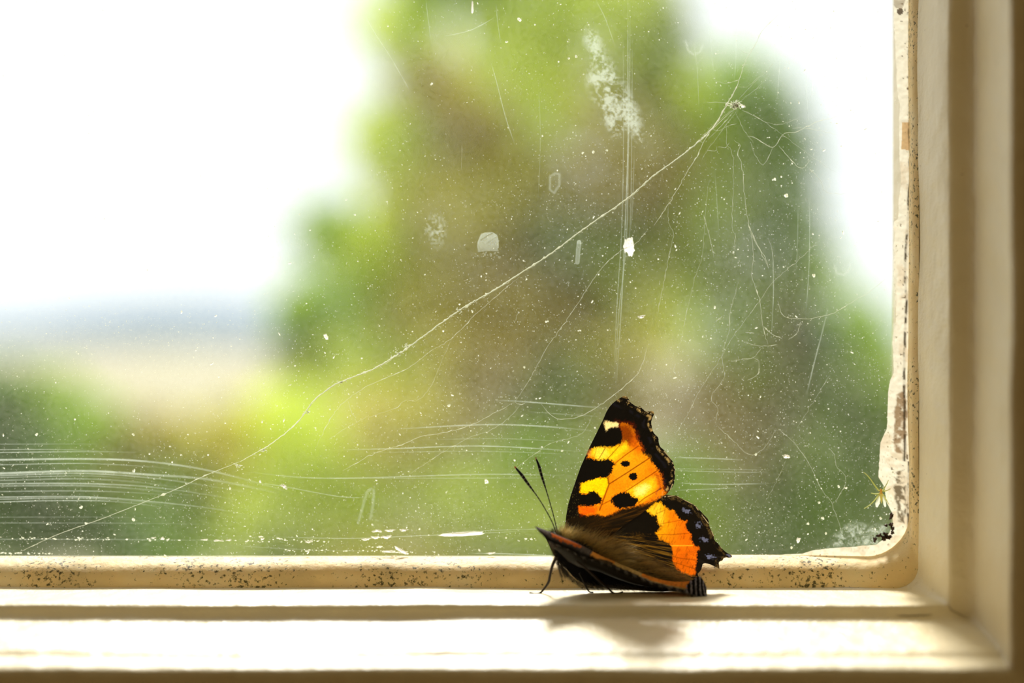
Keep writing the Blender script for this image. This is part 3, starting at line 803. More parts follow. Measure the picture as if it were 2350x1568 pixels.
crumbs = ['upright oblong brown crumb, topmost of the dirt in the pane corner', 'small round brown crumb at left of the oblong one', 'brown crumb at the foot of the oblong one', 'brown crumb against the paint below the oblong one',
          'upper half of the widest black-brown dirt clump low in the corner', 'lower half of the widest black-brown dirt clump low in the corner', 'thin reddish-brown crumb at left of the widest dirt clump',
          'brown crumb at right of the widest dirt clump', 'upright reddish crumb, lowest and leftmost of the corner dirt', 'small brown crumb between the widest clump and the white paint']
for i, (x, y, rx, ry, a_) in enumerate([(558, 880, 4, 8, .2), (480, 1022, 4, 3, 0), (555, 1010, 5, 5, .6), (578, 1070, 4, 5, 0), (468, 1150, 6, 4, .3), (452, 1210, 7, 6, 0), (372, 1172, 7, 3.5, -.3), (525, 1195, 6, 5, 0), (312, 1235, 4, 6, .2), (575, 1130, 4, 4, 0)]):
    blob('dirt_crumb', crumbs[i], 'crumb', *c8(x, y), rx, ry, M_crumb, t=0.5, ang=a_, thick=0.6, rag=0.32,
         group='dirt crumbs in the pane corner', tint=(62, 42, 24), seed=i)

# ------------------------------------------------------------------ the butterfly
bf = empty('butterfly', P(1400, 1340, 9.5))
tag(bf, 'tortoiseshell butterfly with orange and black wings half open on the white window ledge', 'butterfly')
BL = np.array(bf.location)

def q4(*p): return [(1280 + x / 4.48, 890 + y / 4.48) for x, y in p]
def q3(*p): return [(1400 + x / 5.6, 1120 + y / 5.6) for x, y in p]

def t_far(px, py, bulge=0.0):
    """depth of the upright wings: they lean from the body back toward the glass"""
    return 4.6 + np.clip((py - 900) / 430.0, 0, 1.1) ** 1.4 * 3.3 + bulge

def polar_mesh(outline, centre, n_out, n_ring):
    o = np.vstack([outline, outline[:1]])
    p = lin_line(o, n_out + 1)[:-1]
    # a little softening of the traced corners
    q = np.linspace(0, 1, n_ring + 1)[1:] ** 0.9
    X = [np.array([centre[0]])]; Y = [np.array([centre[1]])]; R = [np.zeros(1)]
    for r in q:
        X.append(centre[0] + (p[:, 0] - centre[0]) * r); Y.append(centre[1] + (p[:, 1] - centre[1]) * r); R.append(np.full(n_out, r))
    Fc = [(0, 1 + i, 1 + (i + 1) % n_out) for i in range(n_out)]
    for k in range(n_ring - 1):
        a_, b_ = 1 + k * n_out, 1 + (k + 1) * n_out
        Fc += [(a_ + i, b_ + i, b_ + (i + 1) % n_out, a_ + (i + 1) % n_out) for i in range(n_out)]
    return np.concatenate(X), np.concatenate(Y), np.concatenate(R), Fc

def over(c, col, w):
    w = np.clip(w, 0, 1)[:, None]
    return c * (1 - w) + (lin(col) if np.ndim(col) == 1 else col) * w

def edge(x, y, poly, soft=1.6, rag=2.6, o=1):
    """ragged scale-edged membership 0..1 of a polygon"""
    d = sdpoly(x, y, poly) + (vnoise(x, y, 2.6, o) - 0.5) * rag * 1.6 + (vnoise(x, y, 1.3, o + 3) - 0.5) * rag
    return np.clip(0.5 - d / (2 * soft), 0, 1)

BLACK = (13, 10, 7)
fore_out = q4((75, 1500), (74, 1440), (78, 1390), (88, 1310), (105, 1210), (130, 1120), (155, 1045), (195, 930), (235, 815), (280, 715), (330, 605), (400, 465), (470, 320), (500, 250), (530, 200), (560, 165), (590, 140),
              (640, 106), (665, 92), (690, 85), (705, 92), (718, 95), (725, 112), (745, 143), (755, 160), (772, 170), (800, 190), (822, 194), (840, 188), (852, 196), (868, 215), (885, 228), (905, 240), (935, 244), (962, 240), (982, 244), (992, 262),
              (985, 285), (972, 312), (966, 335), (960, 350), (964, 375), (968, 405), (975, 440), (990, 470), (1010, 490), (1030, 508), (1037, 530), (1038, 560), (1046, 590), (1060, 615), (1085, 635), (1105, 655), (1125, 685), (1145, 712), (1165, 735),
              (1185, 765), (1196, 800), (1205, 840), (1208, 870), (1204, 905), (1202, 940), (1196, 985), (1180, 1020), (1155, 1055), (1130, 1085), (1105, 1105), (1060, 1135), (1010, 1172), (960, 1212), (900, 1262), (840, 1310), (760, 1360), (680, 1420), (600, 1480), (500, 1560), (380, 1620), (250, 1640), (150, 1600), (100, 1550))
hind_out = q3((420, 230), (540, 130), (640, 84), (700, 84), (740, 88), (775, 93), (800, 97), (850, 98), (875, 110), (905, 130), (950, 152), (1000, 172), (1045, 198), (1085, 222), (1110, 240), (1130, 268), (1165, 300), (1205, 345), (1235, 375), (1258, 400), (1268, 430), (1272, 468),
              (1278, 495), (1290, 528), (1312, 562), (1332, 600), (1336, 630), (1338, 662), (1355, 688), (1385, 712), (1410, 745), (1430, 770), (1460, 800), (1488, 825), (1515, 842), (1545, 855), (1565, 868), (1570, 880), (1558, 898), (1530, 900), (1500, 893), (1478, 898),
              (1460, 905), (1452, 922), (1440, 938), (1418, 942), (1402, 955), (1398, 972), (1402, 1000), (1408, 1028), (1402, 1040), (1385, 1030), (1345, 1008), (1300, 990), (1265, 978), (1225, 970), (1200, 975), (1186, 990), (1182, 1015), (1172, 1048), (1155, 1075), (1138, 1092), (1126, 1105),
              (1136, 1140), (1146, 1190), (1150, 1290), (1000, 1300), (800, 1260), (500, 1170), (200, 1040), (-50, 930), (-300, 800), (-500, 640), (-300, 560), (0, 480), (300, 380))

def paint_fore(x, y, r):
    c = lin(BLACK) * np.ones((len(x), 3))
    n5 = vnoise(x, y, 5, 2); n2 = vnoise(x, y, 2, 7); n12 = fbm(x, y, 14, 5)
    field = q4((630, 372), (700, 368), (760, 400), (792, 450), (800, 520), (845, 585), (868, 670), (935, 720), (985, 790), (1035, 850), (1070, 930), (1085, 1040), (1112, 1092), (1050, 1138), (960, 1185), (840, 1205), (760, 1235), (640, 1250), (560, 1290), (480, 1325),
               (400, 1305), (300, 1320), (222, 1285), (212, 1215), (225, 1090), (238, 980), (262, 850), (300, 690), (345, 612), (560, 607), (640, 575), (668, 520), (660, 450))
    orange = lin((238, 128, 8)) * (0.86 + 0.28 * n12)[:, None]
    f = edge(x, y, field, 2.2, 3.5, 1)
    c = c * (1 - f[:, None]) + orange * f[:, None]
    def pt(poly, col, soft=2, rag=2, w=1.0, o=1): 
        nonlocal c
        c = over(c, col, edge(x, y, q4(*poly), soft, rag, o) * w)
    # redder top and outer rim of the field
    pt([(600, 360), (760, 380), (810, 500), (780, 600), (700, 590), (650, 540)], (98, 26, 3), 9, 4, .88)
    pt([(780, 470), (880, 640), (820, 690), (740, 560)], (190, 74, 5), 7, 4, .7)
    pt([(960, 840), (1060, 900), (1090, 1060), (1040, 1040), (1000, 930)], (160, 62, 10), 8, 4, .75)
    pt([(1030, 1040), (1115, 1080), (960, 1190), (850, 1215), (900, 1130)], (236, 118, 8), 6, 3, .7)
    pt([(560, 700), (720, 640), (920, 730), (860, 860), (640, 960), (540, 940)], (252, 158, 14), 12, 4, .65)
    # yellow panels
    pt([(355, 615), (470, 612), (590, 605), (640, 590), (700, 560), (720, 620), (640, 690), (580, 745), (540, 740), (430, 752), (370, 715), (330, 690)], (253, 196, 20), 5, 3)
    pt([(380, 620), (500, 625), (520, 690), (430, 740), (385, 700)], (255, 222, 70), 6, 3, .7)
    pt([(240, 985), (320, 950), (400, 928), (515, 925), (518, 1000), (490, 1070), (455, 1130), (380, 1080), (300, 1085), (232, 1085)], (254, 200, 8), 3, 2)
    pt([(730, 1060), (800, 1010), (880, 975), (990, 940), (1000, 1010), (950, 1090), (860, 1160), (790, 1140)], (255, 196, 22), 9, 3)
    pt([(800, 1045), (900, 1000), (935, 1020), (880, 1090), (810, 1100)], (255, 236, 130), 7, 2, .8)
    # low orange-red next to the body
    pt([(210, 1225), (330, 1210), (420, 1235), (380, 1300), (250, 1310)], (222, 72, 5), 5, 4, .85)
    pt([(240, 1245), (320, 1240), (310, 1285), (250, 1290)], (245, 90, 8), 4, 3, .8)
    pt([(440, 1230), (560, 1190), (650, 1240), (560, 1300), (460, 1320)], (240, 122, 8), 5, 3, .8)
    # cream spot
    pt([(468, 345), (520, 350), (560, 362), (600, 352), (632, 378), (610, 408), (560, 405), (520, 425), (492, 442), (482, 400)], (248, 214, 140), 2.2, 2.6)
    # veins
    for l, w, k in (([(1040, 700), (820, 620)], 1.0, .0), ([(830, 600), (700, 690), (575, 790)], 1.3, .75), ([(945, 722), (720, 870), (530, 990)], 1.3, .8), ([(1045, 838), (860, 960), (700, 1065)], 1.2, .75),
                    ([(1075, 1030), (900, 1130), (830, 1185)], 1.2, .7), ([(515, 920), (525, 1000), (470, 1150), (430, 1260)], 1.6, .8), ([(640, 590), (510, 735)], 1.0, .7), ([(490, 620), (420, 735)], .9, .7),
                    ([(560, 1150), (460, 1200)], 1.3, .7), ([(650, 600), (760, 420)], 1.0, .4), ([(400, 620), (375, 720)], .8, .4)):
        c = over(c, (120, 48, 2), np.clip(w + .6 - segdist(x, y, q4(*l)), 0, 1) * k)
    # fine cross-hatching of scales
    c = c * (1 - 0.16 * (n2 > 0.62) * (n5 > .4))[:, None]
    for poly in ([(470, 400), (500, 452), (560, 415), (600, 412), (640, 420), (662, 460), (668, 520), (645, 570), (560, 612), (450, 603), (345, 618), (300, 700), (330, 560)],
                 [(200, 880), (250, 730), (330, 722), (430, 748), (520, 730), (555, 750), (585, 792), (560, 840), (548, 880), (505, 928), (400, 930), (330, 955), (240, 985), (150, 970)],
                 [(150, 1080), (240, 1085), (300, 1088), (330, 1072), (375, 1066), (415, 1090), (445, 1120), (458, 1160), (440, 1195), (350, 1220), (215, 1215), (120, 1220)],
                 [(548, 1170), (560, 1130), (600, 1100), (680, 1072), (740, 1080), (762, 1122), (800, 1130), (832, 1152), (812, 1200), (770, 1232), (640, 1245), (580, 1215)]):
        c = over(c, BLACK, edge(x, y, q4(*poly), 1.4, 3.4, 4))
    for cx, cy, rx, ry in ((695, 782, 50, 33), (776, 915, 47, 42)):
        X, Y = q4((cx, cy))[0]
        a_ = np.arctan2(y - Y, x - X)
        d = np.hypot((x - X) / (rx / 4.48), (y - Y) / (ry / 4.48)) + 0.05 * np.sin(9 * a_ + 1) + (n2 - .5) * .3
        c = over(c, BLACK, (1.05 - d) * 5)
    # dark costa, speckled
    costa = q4((0, 1600), (70, 1300), (150, 1000), (235, 800), (330, 570), (470, 280), (515, 260), (480, 340), (400, 520), (335, 640), (300, 720), (238, 960), (215, 1100), (205, 1300), (220, 1600))
    k = edge(x, y, costa, 2.0, 2.5, 6)
    c = over(c, BLACK, k * 0.93)
    sp = (vnoise(x, y, 2.2, 9) > .78) & (y > 1105) & (y < 1200)
    c = over(c, (78, 68, 36), k * sp * .6)
    pt([(290, 660), (345, 620), (350, 700), (300, 715)], (200, 120, 60), 3, 5, .45)
    # brown base with tawny streaks
    bx, by = q4((100, 1500))[0]
    zone = edge(x, y, q4((60, 1700), (60, 1340), (230, 1320), (400, 1320), (500, 1330), (700, 1250), (850, 1215), (1000, 1160), (1110, 1100), (1060, 1160), (900, 1300), (600, 1700)), 5, 5, 2)
    ang = np.arctan2(y - by, x - bx)
    st = vnoise(ang * 160, np.hypot(x - bx, y - by) * 0.05, 1.6, 3)
    c = over(c, (24, 16, 7), zone * .95)
    c = over(c, (92, 56, 12), zone * np.clip((st - .45) * 1.8, 0, 1) * .55 * np.clip((x - 1330) / 60, 0, 1))
    # pale scaling along the outer margin
    margin = q4((640, 106), (745, 143), (905, 240), (985, 285), (964, 375), (1030, 508), (1060, 615), (1165, 735), (1205, 840), (1202, 940), (1155, 1055), (1105, 1105))
    dm = segdist(x, y, margin)
    pale = np.clip(1 - np.abs(dm - 6.5) / 4.5, 0, 1) * np.clip((vnoise(x, y, 6.5, 11) * .7 + n2 * .5 - .54) * 3.4, 0, 1)
    c = over(c, (176, 142, 84), pale * .85)
    c = over(c, (205, 180, 130), np.clip(1 - dm / 1.3, 0, 1) * (vnoise(x, y, 5, 3) > .45) * .7 * (x > 1440))
    blu = np.clip(1 - np.abs(dm - 19) / 5, 0, 1) * (vnoise(x, y, 8, 13) > .58)
    c = over(c, (26, 24, 30), blu * .6)
    c = c * (0.86 + 0.28 * vnoise(x, y, 1.6, 15))[:, None]
    return c

def paint_hind(x, y, r):
    c = lin((15, 11, 7)) * np.ones((len(x), 3))
    n2 = vnoise(x, y, 2, 7); n12 = fbm(x, y, 12, 5)
    band = q3((470, 292), (520, 240), (600, 185), (660, 190), (700, 240), (745, 282), (820, 288), (850, 340), (885, 402), (940, 420), (985, 425), (968, 500), (1005, 560), (1045, 600), (1042, 660), (1062, 710), (1095, 745), (1155, 770), (1115, 830), (1112, 920),
              (1095, 1010), (1100, 1110), (1040, 1130), (930, 1090), (850, 1030), (805, 940), (812, 860), (800, 770), (770, 720), (700, 690), (620, 655), (588, 580), (640, 535), (655, 490), (600, 432), (612, 352), (540, 348))
    f = edge(x, y, band, 2.0, 3.0, 2)
    g = np.clip((x - 1480) / 110 + (y - 1180) / 260, 0, 1)[:, None]
    orange = (lin((250, 178, 10)) * (1 - g) + lin((224, 100, 6)) * g) * (0.85 + .3 * n12)[:, None]
    c = c * (1 - f[:, None]) + orange * f[:, None]
    def pt(poly, col, soft=2, rag=2, w=1.0, o=1):
        nonlocal c
        c = over(c, col, edge(x, y, q3(*poly), soft, rag, o) * w * f)
    pt([(740, 285), (830, 295), (900, 420), (980, 450), (960, 520), (860, 470), (760, 440)], (232, 106, 6), 6, 3, .75)
    pt([(480, 300), (600, 200), (660, 230), (690, 330), (680, 470), (640, 470), (600, 360)], (246, 196, 40), 5, 3, .8)
    pt([(880, 900), (1110, 900), (1090, 1120), (900, 1080)], (196, 84, 4), 12, 4, .6)
    # cross scratches between veins
    h = vnoise((x + y * 0.35), y * 0.22, 2.1, 6)
    c = over(c, (84, 36, 2), f * np.clip((h - .60) * 3.4, 0, 1) * .42)
    for l in ([(600, 330), (700, 290)], [(650, 462), (780, 440), (980, 400)], [(600, 600), (800, 600), (1010, 585)], [(800, 880), (900, 905), (1110, 930)], [(830, 960), (1090, 1040)]):
        c = over(c, (110, 46, 2), np.clip(1.5 - segdist(x, y, q3(*l)), 0, 1) * .55 * f)
    c = over(c, (255, 160, 30), np.clip(1.6 - segdist(x, y, q3((780, 745), (1060, 742))), 0, 1) * .8 * f)
    # tawny hairy base, streaked along the wing
    bx, by = q3((-500, 560))[0]
    ang = np.arctan2(y - by, x - bx)
    st = vnoise(ang * 150, np.hypot(x - bx, y - by) * 0.04, 1.3, 3)
    z2 = edge(x, y, q3((-600, 700), (0, 620), (300, 620), (600, 640), (780, 730), (810, 900), (860, 1040), (1100, 1130), (1100, 1300), (-600, 1100)), 8, 6, 3)
    c = over(c, (120, 84, 24), z2 * np.clip((st - .40) * 2.2, 0, 1) * .75)
    # outer rim
    margin = q3((700, 115), (850, 98), (1085, 222), (1272, 468), (1336, 630), (1430, 770), (1565, 868), (1560, 896), (1402, 955), (1408, 1028))
    dm = segdist(x, y, margin)
    pale = np.clip(1 - np.abs(dm - 5.5) / 5.5, 0, 1) * np.clip((vnoise(x, y, 6, 11) * .5 + n2 * .5 - .40) * 4, 0, 1)
    c = over(c, (110, 86, 46), pale * .65)
    c = over(c, (215, 190, 140), np.clip(1 - dm / 1.2, 0, 1) * (vnoise(x, y, 5, 3) > .4) * .75)
    for cx, cy, rx, ry, a_ in ((985, 300, 55, 30, .55), (1130, 480, 45, 42, .9), (1205, 665, 50, 40, .5), (1290, 885, 60, 32, .2), (1530, 872, 38, 20, .3), (1010, 290, 25, 20, 0)):
        X, Y = q3((cx, cy))[0]
        dx, dy = x - X, y - Y
        u_ = (dx * math.cos(a_) + dy * math.sin(a_)) / (rx / 5.6); v_ = (-dx * math.sin(a_) + dy * math.cos(a_)) / (ry / 5.6)
        d = np.hypot(u_, v_) + (vnoise(x, y, 3, 5) - .5) * 1.3
        c = over(c, (96, 98, 122), np.clip((1 - d) * 2, 0, 1) * .8)
    return c * (0.86 + 0.28 * vnoise(x, y, 1.6, 15))[:, None]

def wing(name, outline, centre, painter, bulge, n_out, n_ring, label=None):
    X, Y, R, Fc = polar_mesh(np.array(outline), centre, n_out, n_ring)
    t_ = t_far(X, Y, bulge) + (1 - R ** 2) * 0.5 + 0.10 * np.sin((X * .5 + Y * .8) / 9.0) * (1 - R)
    V = np.stack([(X - 1175) / F * (D - t_ * .001), -t_ * .001, -(Y - 784) / F * (D - t_ * .001)], 1) - BL
    o = mesh_obj(name, V, Fc, M_wing, bf, col=painter(X, Y, R))
    if label: tag(o, label)
    return o
wing('forewing', fore_out, q4((640, 900))[0], paint_fore, 0.0, 900, 130, 'upright orange forewing with black blotches and yellow panels')
wing('hindwing', hind_out, q3((950, 820))[0], paint_hind, -0.9, 900, 110, 'upright orange hindwing with scalloped blue-spotted dark rim')

# the two wings that fold toward the camera, seen nearly edge-on
def q1(*p): return [(1150 + x / 3.0145, 880 + y / 3.0145) for x, y in p]
Ucrest = q1((238, 990), (300, 1013), (350, 1033), (440, 1070), (520, 1103), (600, 1143), (680, 1188), (760, 1223), (850, 1260), (950, 1303), (1050, 1342), (1150, 1366), (1240, 1374), (1310, 1366), (1368, 1335), (1398, 1362), (1422, 1412))
Lmarg = q1((236, 992), (285, 1048), (345, 1095), (420, 1128), (490, 1160), (560, 1196), (660, 1225), (750, 1255), (850, 1297), (950, 1340), (1050, 1382), (1150, 1412), (1250, 1440), (1335, 1470), (1424, 1482))
Bbot = q1((244, 998), (305, 1068), (350, 1160), (395, 1235), (455, 1290), (520, 1355), (600, 1398), (720, 1412), (830, 1424), (930, 1432), (1030, 1440), (1120, 1442), (1200, 1440), (1300, 1455), (1400, 1490))
def near_wing(name, sa, sb, dt, label):
    nu, nb, ns = int(520 * (sb - sa)), 26, 22
    U_, L_, B_ = (smooth_line(l, 521) for l in (Ucrest, Lmarg, Bbot))
    idx = np.linspace(sa * 520, sb * 520, nu).astype(int)
    V = []; C = []
    for i in idx:
        s_ = i / 520
        tU, tL, tB = 12.2 - 1.2 * s_ + dt, 13.4 - 1.0 * s_ + dt, 8.3 + dt * .3 + 1.6 * max(0, s_ - .8) * 5 * .7
        lobes = 1.3 * math.sin(s_ * 75) + 0.8 * math.sin(s_ * 131)
        for j in range(nb):
            v = j / nb
            p = B_[i] * (1 - v) + U_[i] * v
            t_ = tB + (tU - tB) * v ** 0.8 - 0.8 * math.sin(math.pi * v)
            V.append((*p, t_)); k = 0.5 + 0.9 * random.random() * v
            C.append(lin((8, 6, 5)) * k)
        for j in range(ns):
            v = j / (ns - 1)
            p = U_[i] * (1 - v) + L_[i] * v + np.array([0, lobes * v * v * .7])
            V.append((*p, tU + (tL - tU) * v ** .6))
            x, y = p
            n_ = float(vnoise(x, y, 4, 3)); n2_ = float(vnoise(x, y, 2, 5))
            col = lin((64, 56, 50)) * (0.5 + n_)
            grey = lin((104, 98, 100)) * (0.6 + .8 * n2_)
            s0_ = s_; s_ = s_ + (n_ - .5) * .025 + (n2_ - .5) * .015
            if s_ < .10: col = grey * (1.1 - .3 * v)
            elif s_ < .27:
                col = lin((226, 118, 58)) * (.7 + .5 * n2_) if .08 < v < .30 + .35 * n_ * max(0, math.sin((s_ - .1) / .17 * 3.14)) ** .5 else grey * (1.0 - .5 * v)
            elif s_ < .33: col = grey * .9
            elif s_ < .47:
                w = math.sin((s_ - .33) / .14 * math.pi * 2) * .2 + .5
                col = lin((240, 165, 80)) if v < w * .9 + .1 * n2_ else lin((78, 66, 50)) * (.5 + n_)
            elif s_ < .62:
                col = lin((205, 175, 118)) * (.7 + .5 * n_) if v < .6 + .2 * n2_ else lin((50, 44, 42)) * (.6 + n_)
            elif s_ < .87:
                e_ = .62 - .10 * (s_ - .62)
                if v < e_ + .08 * n2_: col = lin((250, 156, 66)) * (.75 + .4 * n_)
                elif v < e_ + .2: col = lin((190, 165, 120)) * (.6 + .6 * n_)
                else: col = (lin((120, 116, 128)) if (math.sin(s_ * 160) + n2_) > .5 else lin((28, 24, 26)))
            else:
                col = lin((150, 148, 166)) * (.4 + n_) if math.sin(s0_ * 230 - v * 9 + n2_ * 1.4) > .45 else lin((22, 20, 26))
            s_ = s0_
            if s_ < .36 and v > .45: col = np.asarray(col) * (1 - .85 * min(1, (v - .45) * 3))
            C.append(col)
    V = np.array([P(*v) for v in V]) - BL
    o = mesh_obj(name, V, grid_faces(len(idx), nb + ns), M_near, bf, col=np.array(C))
    tag(o, label)
M_near = leafy('wing_scales_shaded', None, 0.30, rough=0.6, gloss=0.004)
near_wing('hindwing', 0.40, 1.0, -0.25, 'hindwing folded toward the room with dark hairy underside')
near_wing('forewing', 0.0, 0.46, 0.25, 'forewing folded toward the room showing a thin orange and grey edge')

# body: one mesh from head to tail
sp_pts = [(1262, 1236, 10.8), (1268, 1240, 10.8), (1276, 1245, 10.7), (1286, 1252, 10.5), (1296, 1256, 10.3), (1315, 1263, 10.0), (1340, 1274, 9.8), (1362, 1285, 9.8), (1385, 1296, 9.8), (1420, 1311, 9.7), (1460, 1326, 9.6), (1500, 1338, 9.5), (1535, 1346, 9.4)]
rr_ = [0.35, 0.9, 1.15, 0.95, 1.35, 2.0, 2.15, 1.75, 1.35, 1.3, 1.15, 0.75, 0.2]
p = smooth_line([np.array(P(*q)) for q in sp_pts], 60) - BL
L0 = np.r_[0, np.cumsum(np.linalg.norm(np.diff([P(*q) for q in sp_pts], axis=0), axis=1))]; L0 /= L0[-1]
rad = np.interp(np.linspace(0, 1, 60), L0, rr_) * 0.001
V, Fc = tube_geo(p, rad, 24)
mesh_obj('body', V, Fc, M_chitin, bf, col=np.ones((len(V), 3)) * lin((30, 24, 18)))
def ball(name, px, py, t, r, col, squash=(1, 1, 1), parent=bf, mat=M_chitin):
    V = []; n = 20
    c = np.array(P(px, py, t)) - BL
    for i in range(n + 1):
        for j in range(n):
            a_, b_ = math.pi * i / n, 2 * math.pi * j / n
            V.append(c + r * .001 * np.array([squash[0] * math.sin(a_) * math.cos(b_), squash[1] * math.sin(a_) * math.sin(b_), squash[2] * math.cos(a_)]))
    Fc = [(i * n + j, i * n + (j + 1) % n, (i + 1) * n + (j + 1) % n, (i + 1) * n + j) for i in range(n) for j in range(n)]
    return mesh_obj(name, V, Fc, mat, parent, col=np.ones((len(V), 3)) * lin(col))
ball('eye', 1276, 1246, 11.6, 0.85, (46, 30, 18), (.8, .6, 1))

# fur: fine strands rooted on the body
def hairs(name, roots, dirs, length, radius, cols, parent, label=None, droop=0.25, kind=None, seed=1):
    r_ = np.random.default_rng(seed)
    V = []; Fc = []; C = []
    for k in range(len(roots)):
        d = np.array(dirs[k], float); d /= np.linalg.norm(d)
        ln = length[k] * .001; r0 = radius * .001 * (0.7 + .6 * r_.random())
        side = r_.normal(0, 1, 3); side -= d * side.dot(d); side /= np.linalg.norm(side)
        a_ = np.cross(d, side)
        bend = r_.normal(0, .12, 3) + np.array([0, 0, -droop])
        off = len(V)
        for j in range(4):
            u_ = j / 4
            c = roots[k] + d * ln * u_ + bend * ln * u_ * u_
            rj = r0 * (1 - .75 * u_)
            for m in range(3):
                th = 2.094 * m
                V.append(c + rj * (math.cos(th) * side + math.sin(th) * a_)); C.append(cols[k])
        V.append(roots[k] + d * ln + bend * ln); C.append(cols[k])
        for j in range(3):
            for m in range(3):
                m2 = (m + 1) % 3
                Fc.append((off + j * 3 + m, off + j * 3 + m2, off + j * 3 + 3 + m2, off + j * 3 + 3 + m))
        for m in range(3): Fc.append((off + 9 + m, off + 9 + (m + 1) % 3, off + 12))
    o = mesh_obj(name, V, Fc, M_hair, parent, col=np.array(C))
    if label: tag(o, label, kind=kind)
    elif kind: o['kind'] = kind
    return o

r_ = np.random.default_rng(21)
def along(line, n, jitter, r_=r_):
    p = smooth_line(line, 400)
    i = r_.integers(0, 400, n)
    return p[i] + r_.normal(0, 1, (n, 2)) * jitter, i / 400
tan_, dk = lin((255, 234, 168)) * .97, lin((90, 76, 50))
# thorax pile
pts, s_ = along([(1283, 1228), (1300, 1236), (1330, 1248), (1365, 1266), (1400, 1288), (1425, 1302)], 2600, (5, 6))
roots = np.array([P(x, y, 8.6 + 2.4 * r_.random()) for x, y in pts]) - BL
dirs = [(0.35 + 0.75 * s + r_.normal() * .22, -0.10 + r_.normal() * .35, 0.95 - .45 * s + r_.normal() * .2) for s in s_]
lens = (1.7 + 1.8 * np.sin(np.pi * np.clip(s_, .05, 1) * .8)) * (0.6 + .7 * r_.random(len(s_)))
cols = [tan_ * (0.7 + .3 * r_.random()) if r_.random() < .88 else dk for _ in s_]
hairs('thorax_fur', roots, dirs, lens, 0.021, cols, bf, 'tawny fur on the thorax', kind='stuff')
pts, s_ = along([(1286, 1230), (1310, 1240), (1345, 1256), (1380, 1276), (1410, 1292)], 260, (5, 5))
roots = np.array([P(x, y, 9.6 + 1.4 * r_.random()) for x, y in pts]) - BL
hairs('thorax_fur', roots, [(0.5 + 0.7 * s + r_.normal() * .25, r_.normal() * .3, 0.95 - .45 * s + r_.normal() * .2) for s in s_], 2.6 * (0.6 + .7 * r_.random(len(s_))), 0.028,
      [tan_ for _ in s_], bf, 'longer pale hairs standing out of the thorax fur', kind='stuff')
# long hairs lying along the wing base
pts, s_ = along([(1370, 1262), (1400, 1278), (1440, 1296), (1480, 1314), (1520, 1328), (1560, 1338)], 2600, (9, 8))
roots = np.array([P(x, y - 4, 8.0 + 2.4 * r_.random()) for x, y in pts]) - BL
dirs = [(1.0, r_.normal() * .10, 0.42 - .75 * s * .8 + r_.normal() * .13) for s in s_]
lens = (4.4 - 1.6 * s_) * (0.6 + .6 * r_.random(len(s_)))
cols = [lin((255, 230, 162)) * (0.5 + .5 * r_.random()) if r_.random() < .8 else dk for _ in s_]
hairs('wing_base_fur', roots, dirs, lens, 0.020, cols, bf, 'long tawny hairs lying over the wing bases', kind='stuff', droop=.1)
# head tuft and face
pts, s_ = along([(1262, 1228), (1270, 1226), (1280, 1228), (1292, 1233)], 420, (3, 3))
roots = np.array([P(x, y, 9.6 + 2 * r_.random()) for x, y in pts]) - BL
hairs('head_fur', roots, [(-.25 + r_.normal() * .35, r_.normal() * .4, 1) for _ in s_], .9 * (0.5 + .8 * r_.random(len(s_))), .015, [dk * (0.6 + 1.2 * r_.random()) for _ in s_], bf, 'short dark bristles on the head', kind='stuff', droop=0)
pts, s_ = along([(1256, 1222), (1262, 1240), (1268, 1262), (1273, 1282)], 420, (1.6, 3))
roots = np.array([P(x + 2, y, 11.6 + 1 * r_.random()) for x, y in pts]) - BL
hairs('face_fur', roots, [(-1 + r_.normal() * .2, -.2 + r_.normal() * .3, -.5 + r_.normal() * .3) for _ in s_], .5 * (0.5 + .8 * r_.random(len(s_))), .013, [lin((150, 130, 95)) * (0.3 + .8 * r_.random()) for _ in s_], bf, kind='stuff', droop=0)
# belly fringe
pts, s_ = along([(1274, 1288), (1292, 1308), (1312, 1330), (1335, 1343), (1370, 1349), (1420, 1352), (1470, 1355), (1520, 1357)], 1900, (2.5, 3.5))
roots = np.array([P(x, y - 3, 8.2 + 2.6 * r_.random()) for x, y in pts]) - BL
dirs = [(.55 + r_.normal() * .2, r_.normal() * .25, -.75 + .55 * s + r_.normal() * .15) for s in s_]
lens = (1.0 - .55 * s_) * (0.5 + .9 * r_.random(len(s_)))
zfloor = P(0, 1358, 9)[2]
hairs('belly_fringe', roots, dirs, lens, .016, [dk * (0.4 + .8 * r_.random()) for _ in s_], bf, 'dark hair fringe under the folded wing', kind='stuff', droop=.0)
# pale fringe along the free edge of the folded wings
pts, s_ = along([tuple(q) for q in Lmarg], 1500, (1.0, .8))
roots = np.array([P(x, y - .6, 13.5 - .9 * s - .15) for (x, y), s in zip(pts, s_)]) - BL
hairs('margin_fringe', roots, [(.45 + r_.normal() * .25, -.4 + r_.normal() * .25, -.8 + r_.normal() * .2) for s in s_], (.35 + .35 * s_) * (0.5 + .8 * r_.random(len(s_))), .016,
      [(lin((168, 162, 160)) if math.sin(s * 130) > .2 else lin((40, 36, 36))) * (0.5 + .8 * r_.random()) for s in s_], bf, 'grey chequered fringe on the free edge of the folded wings', kind='stuff', droop=0)
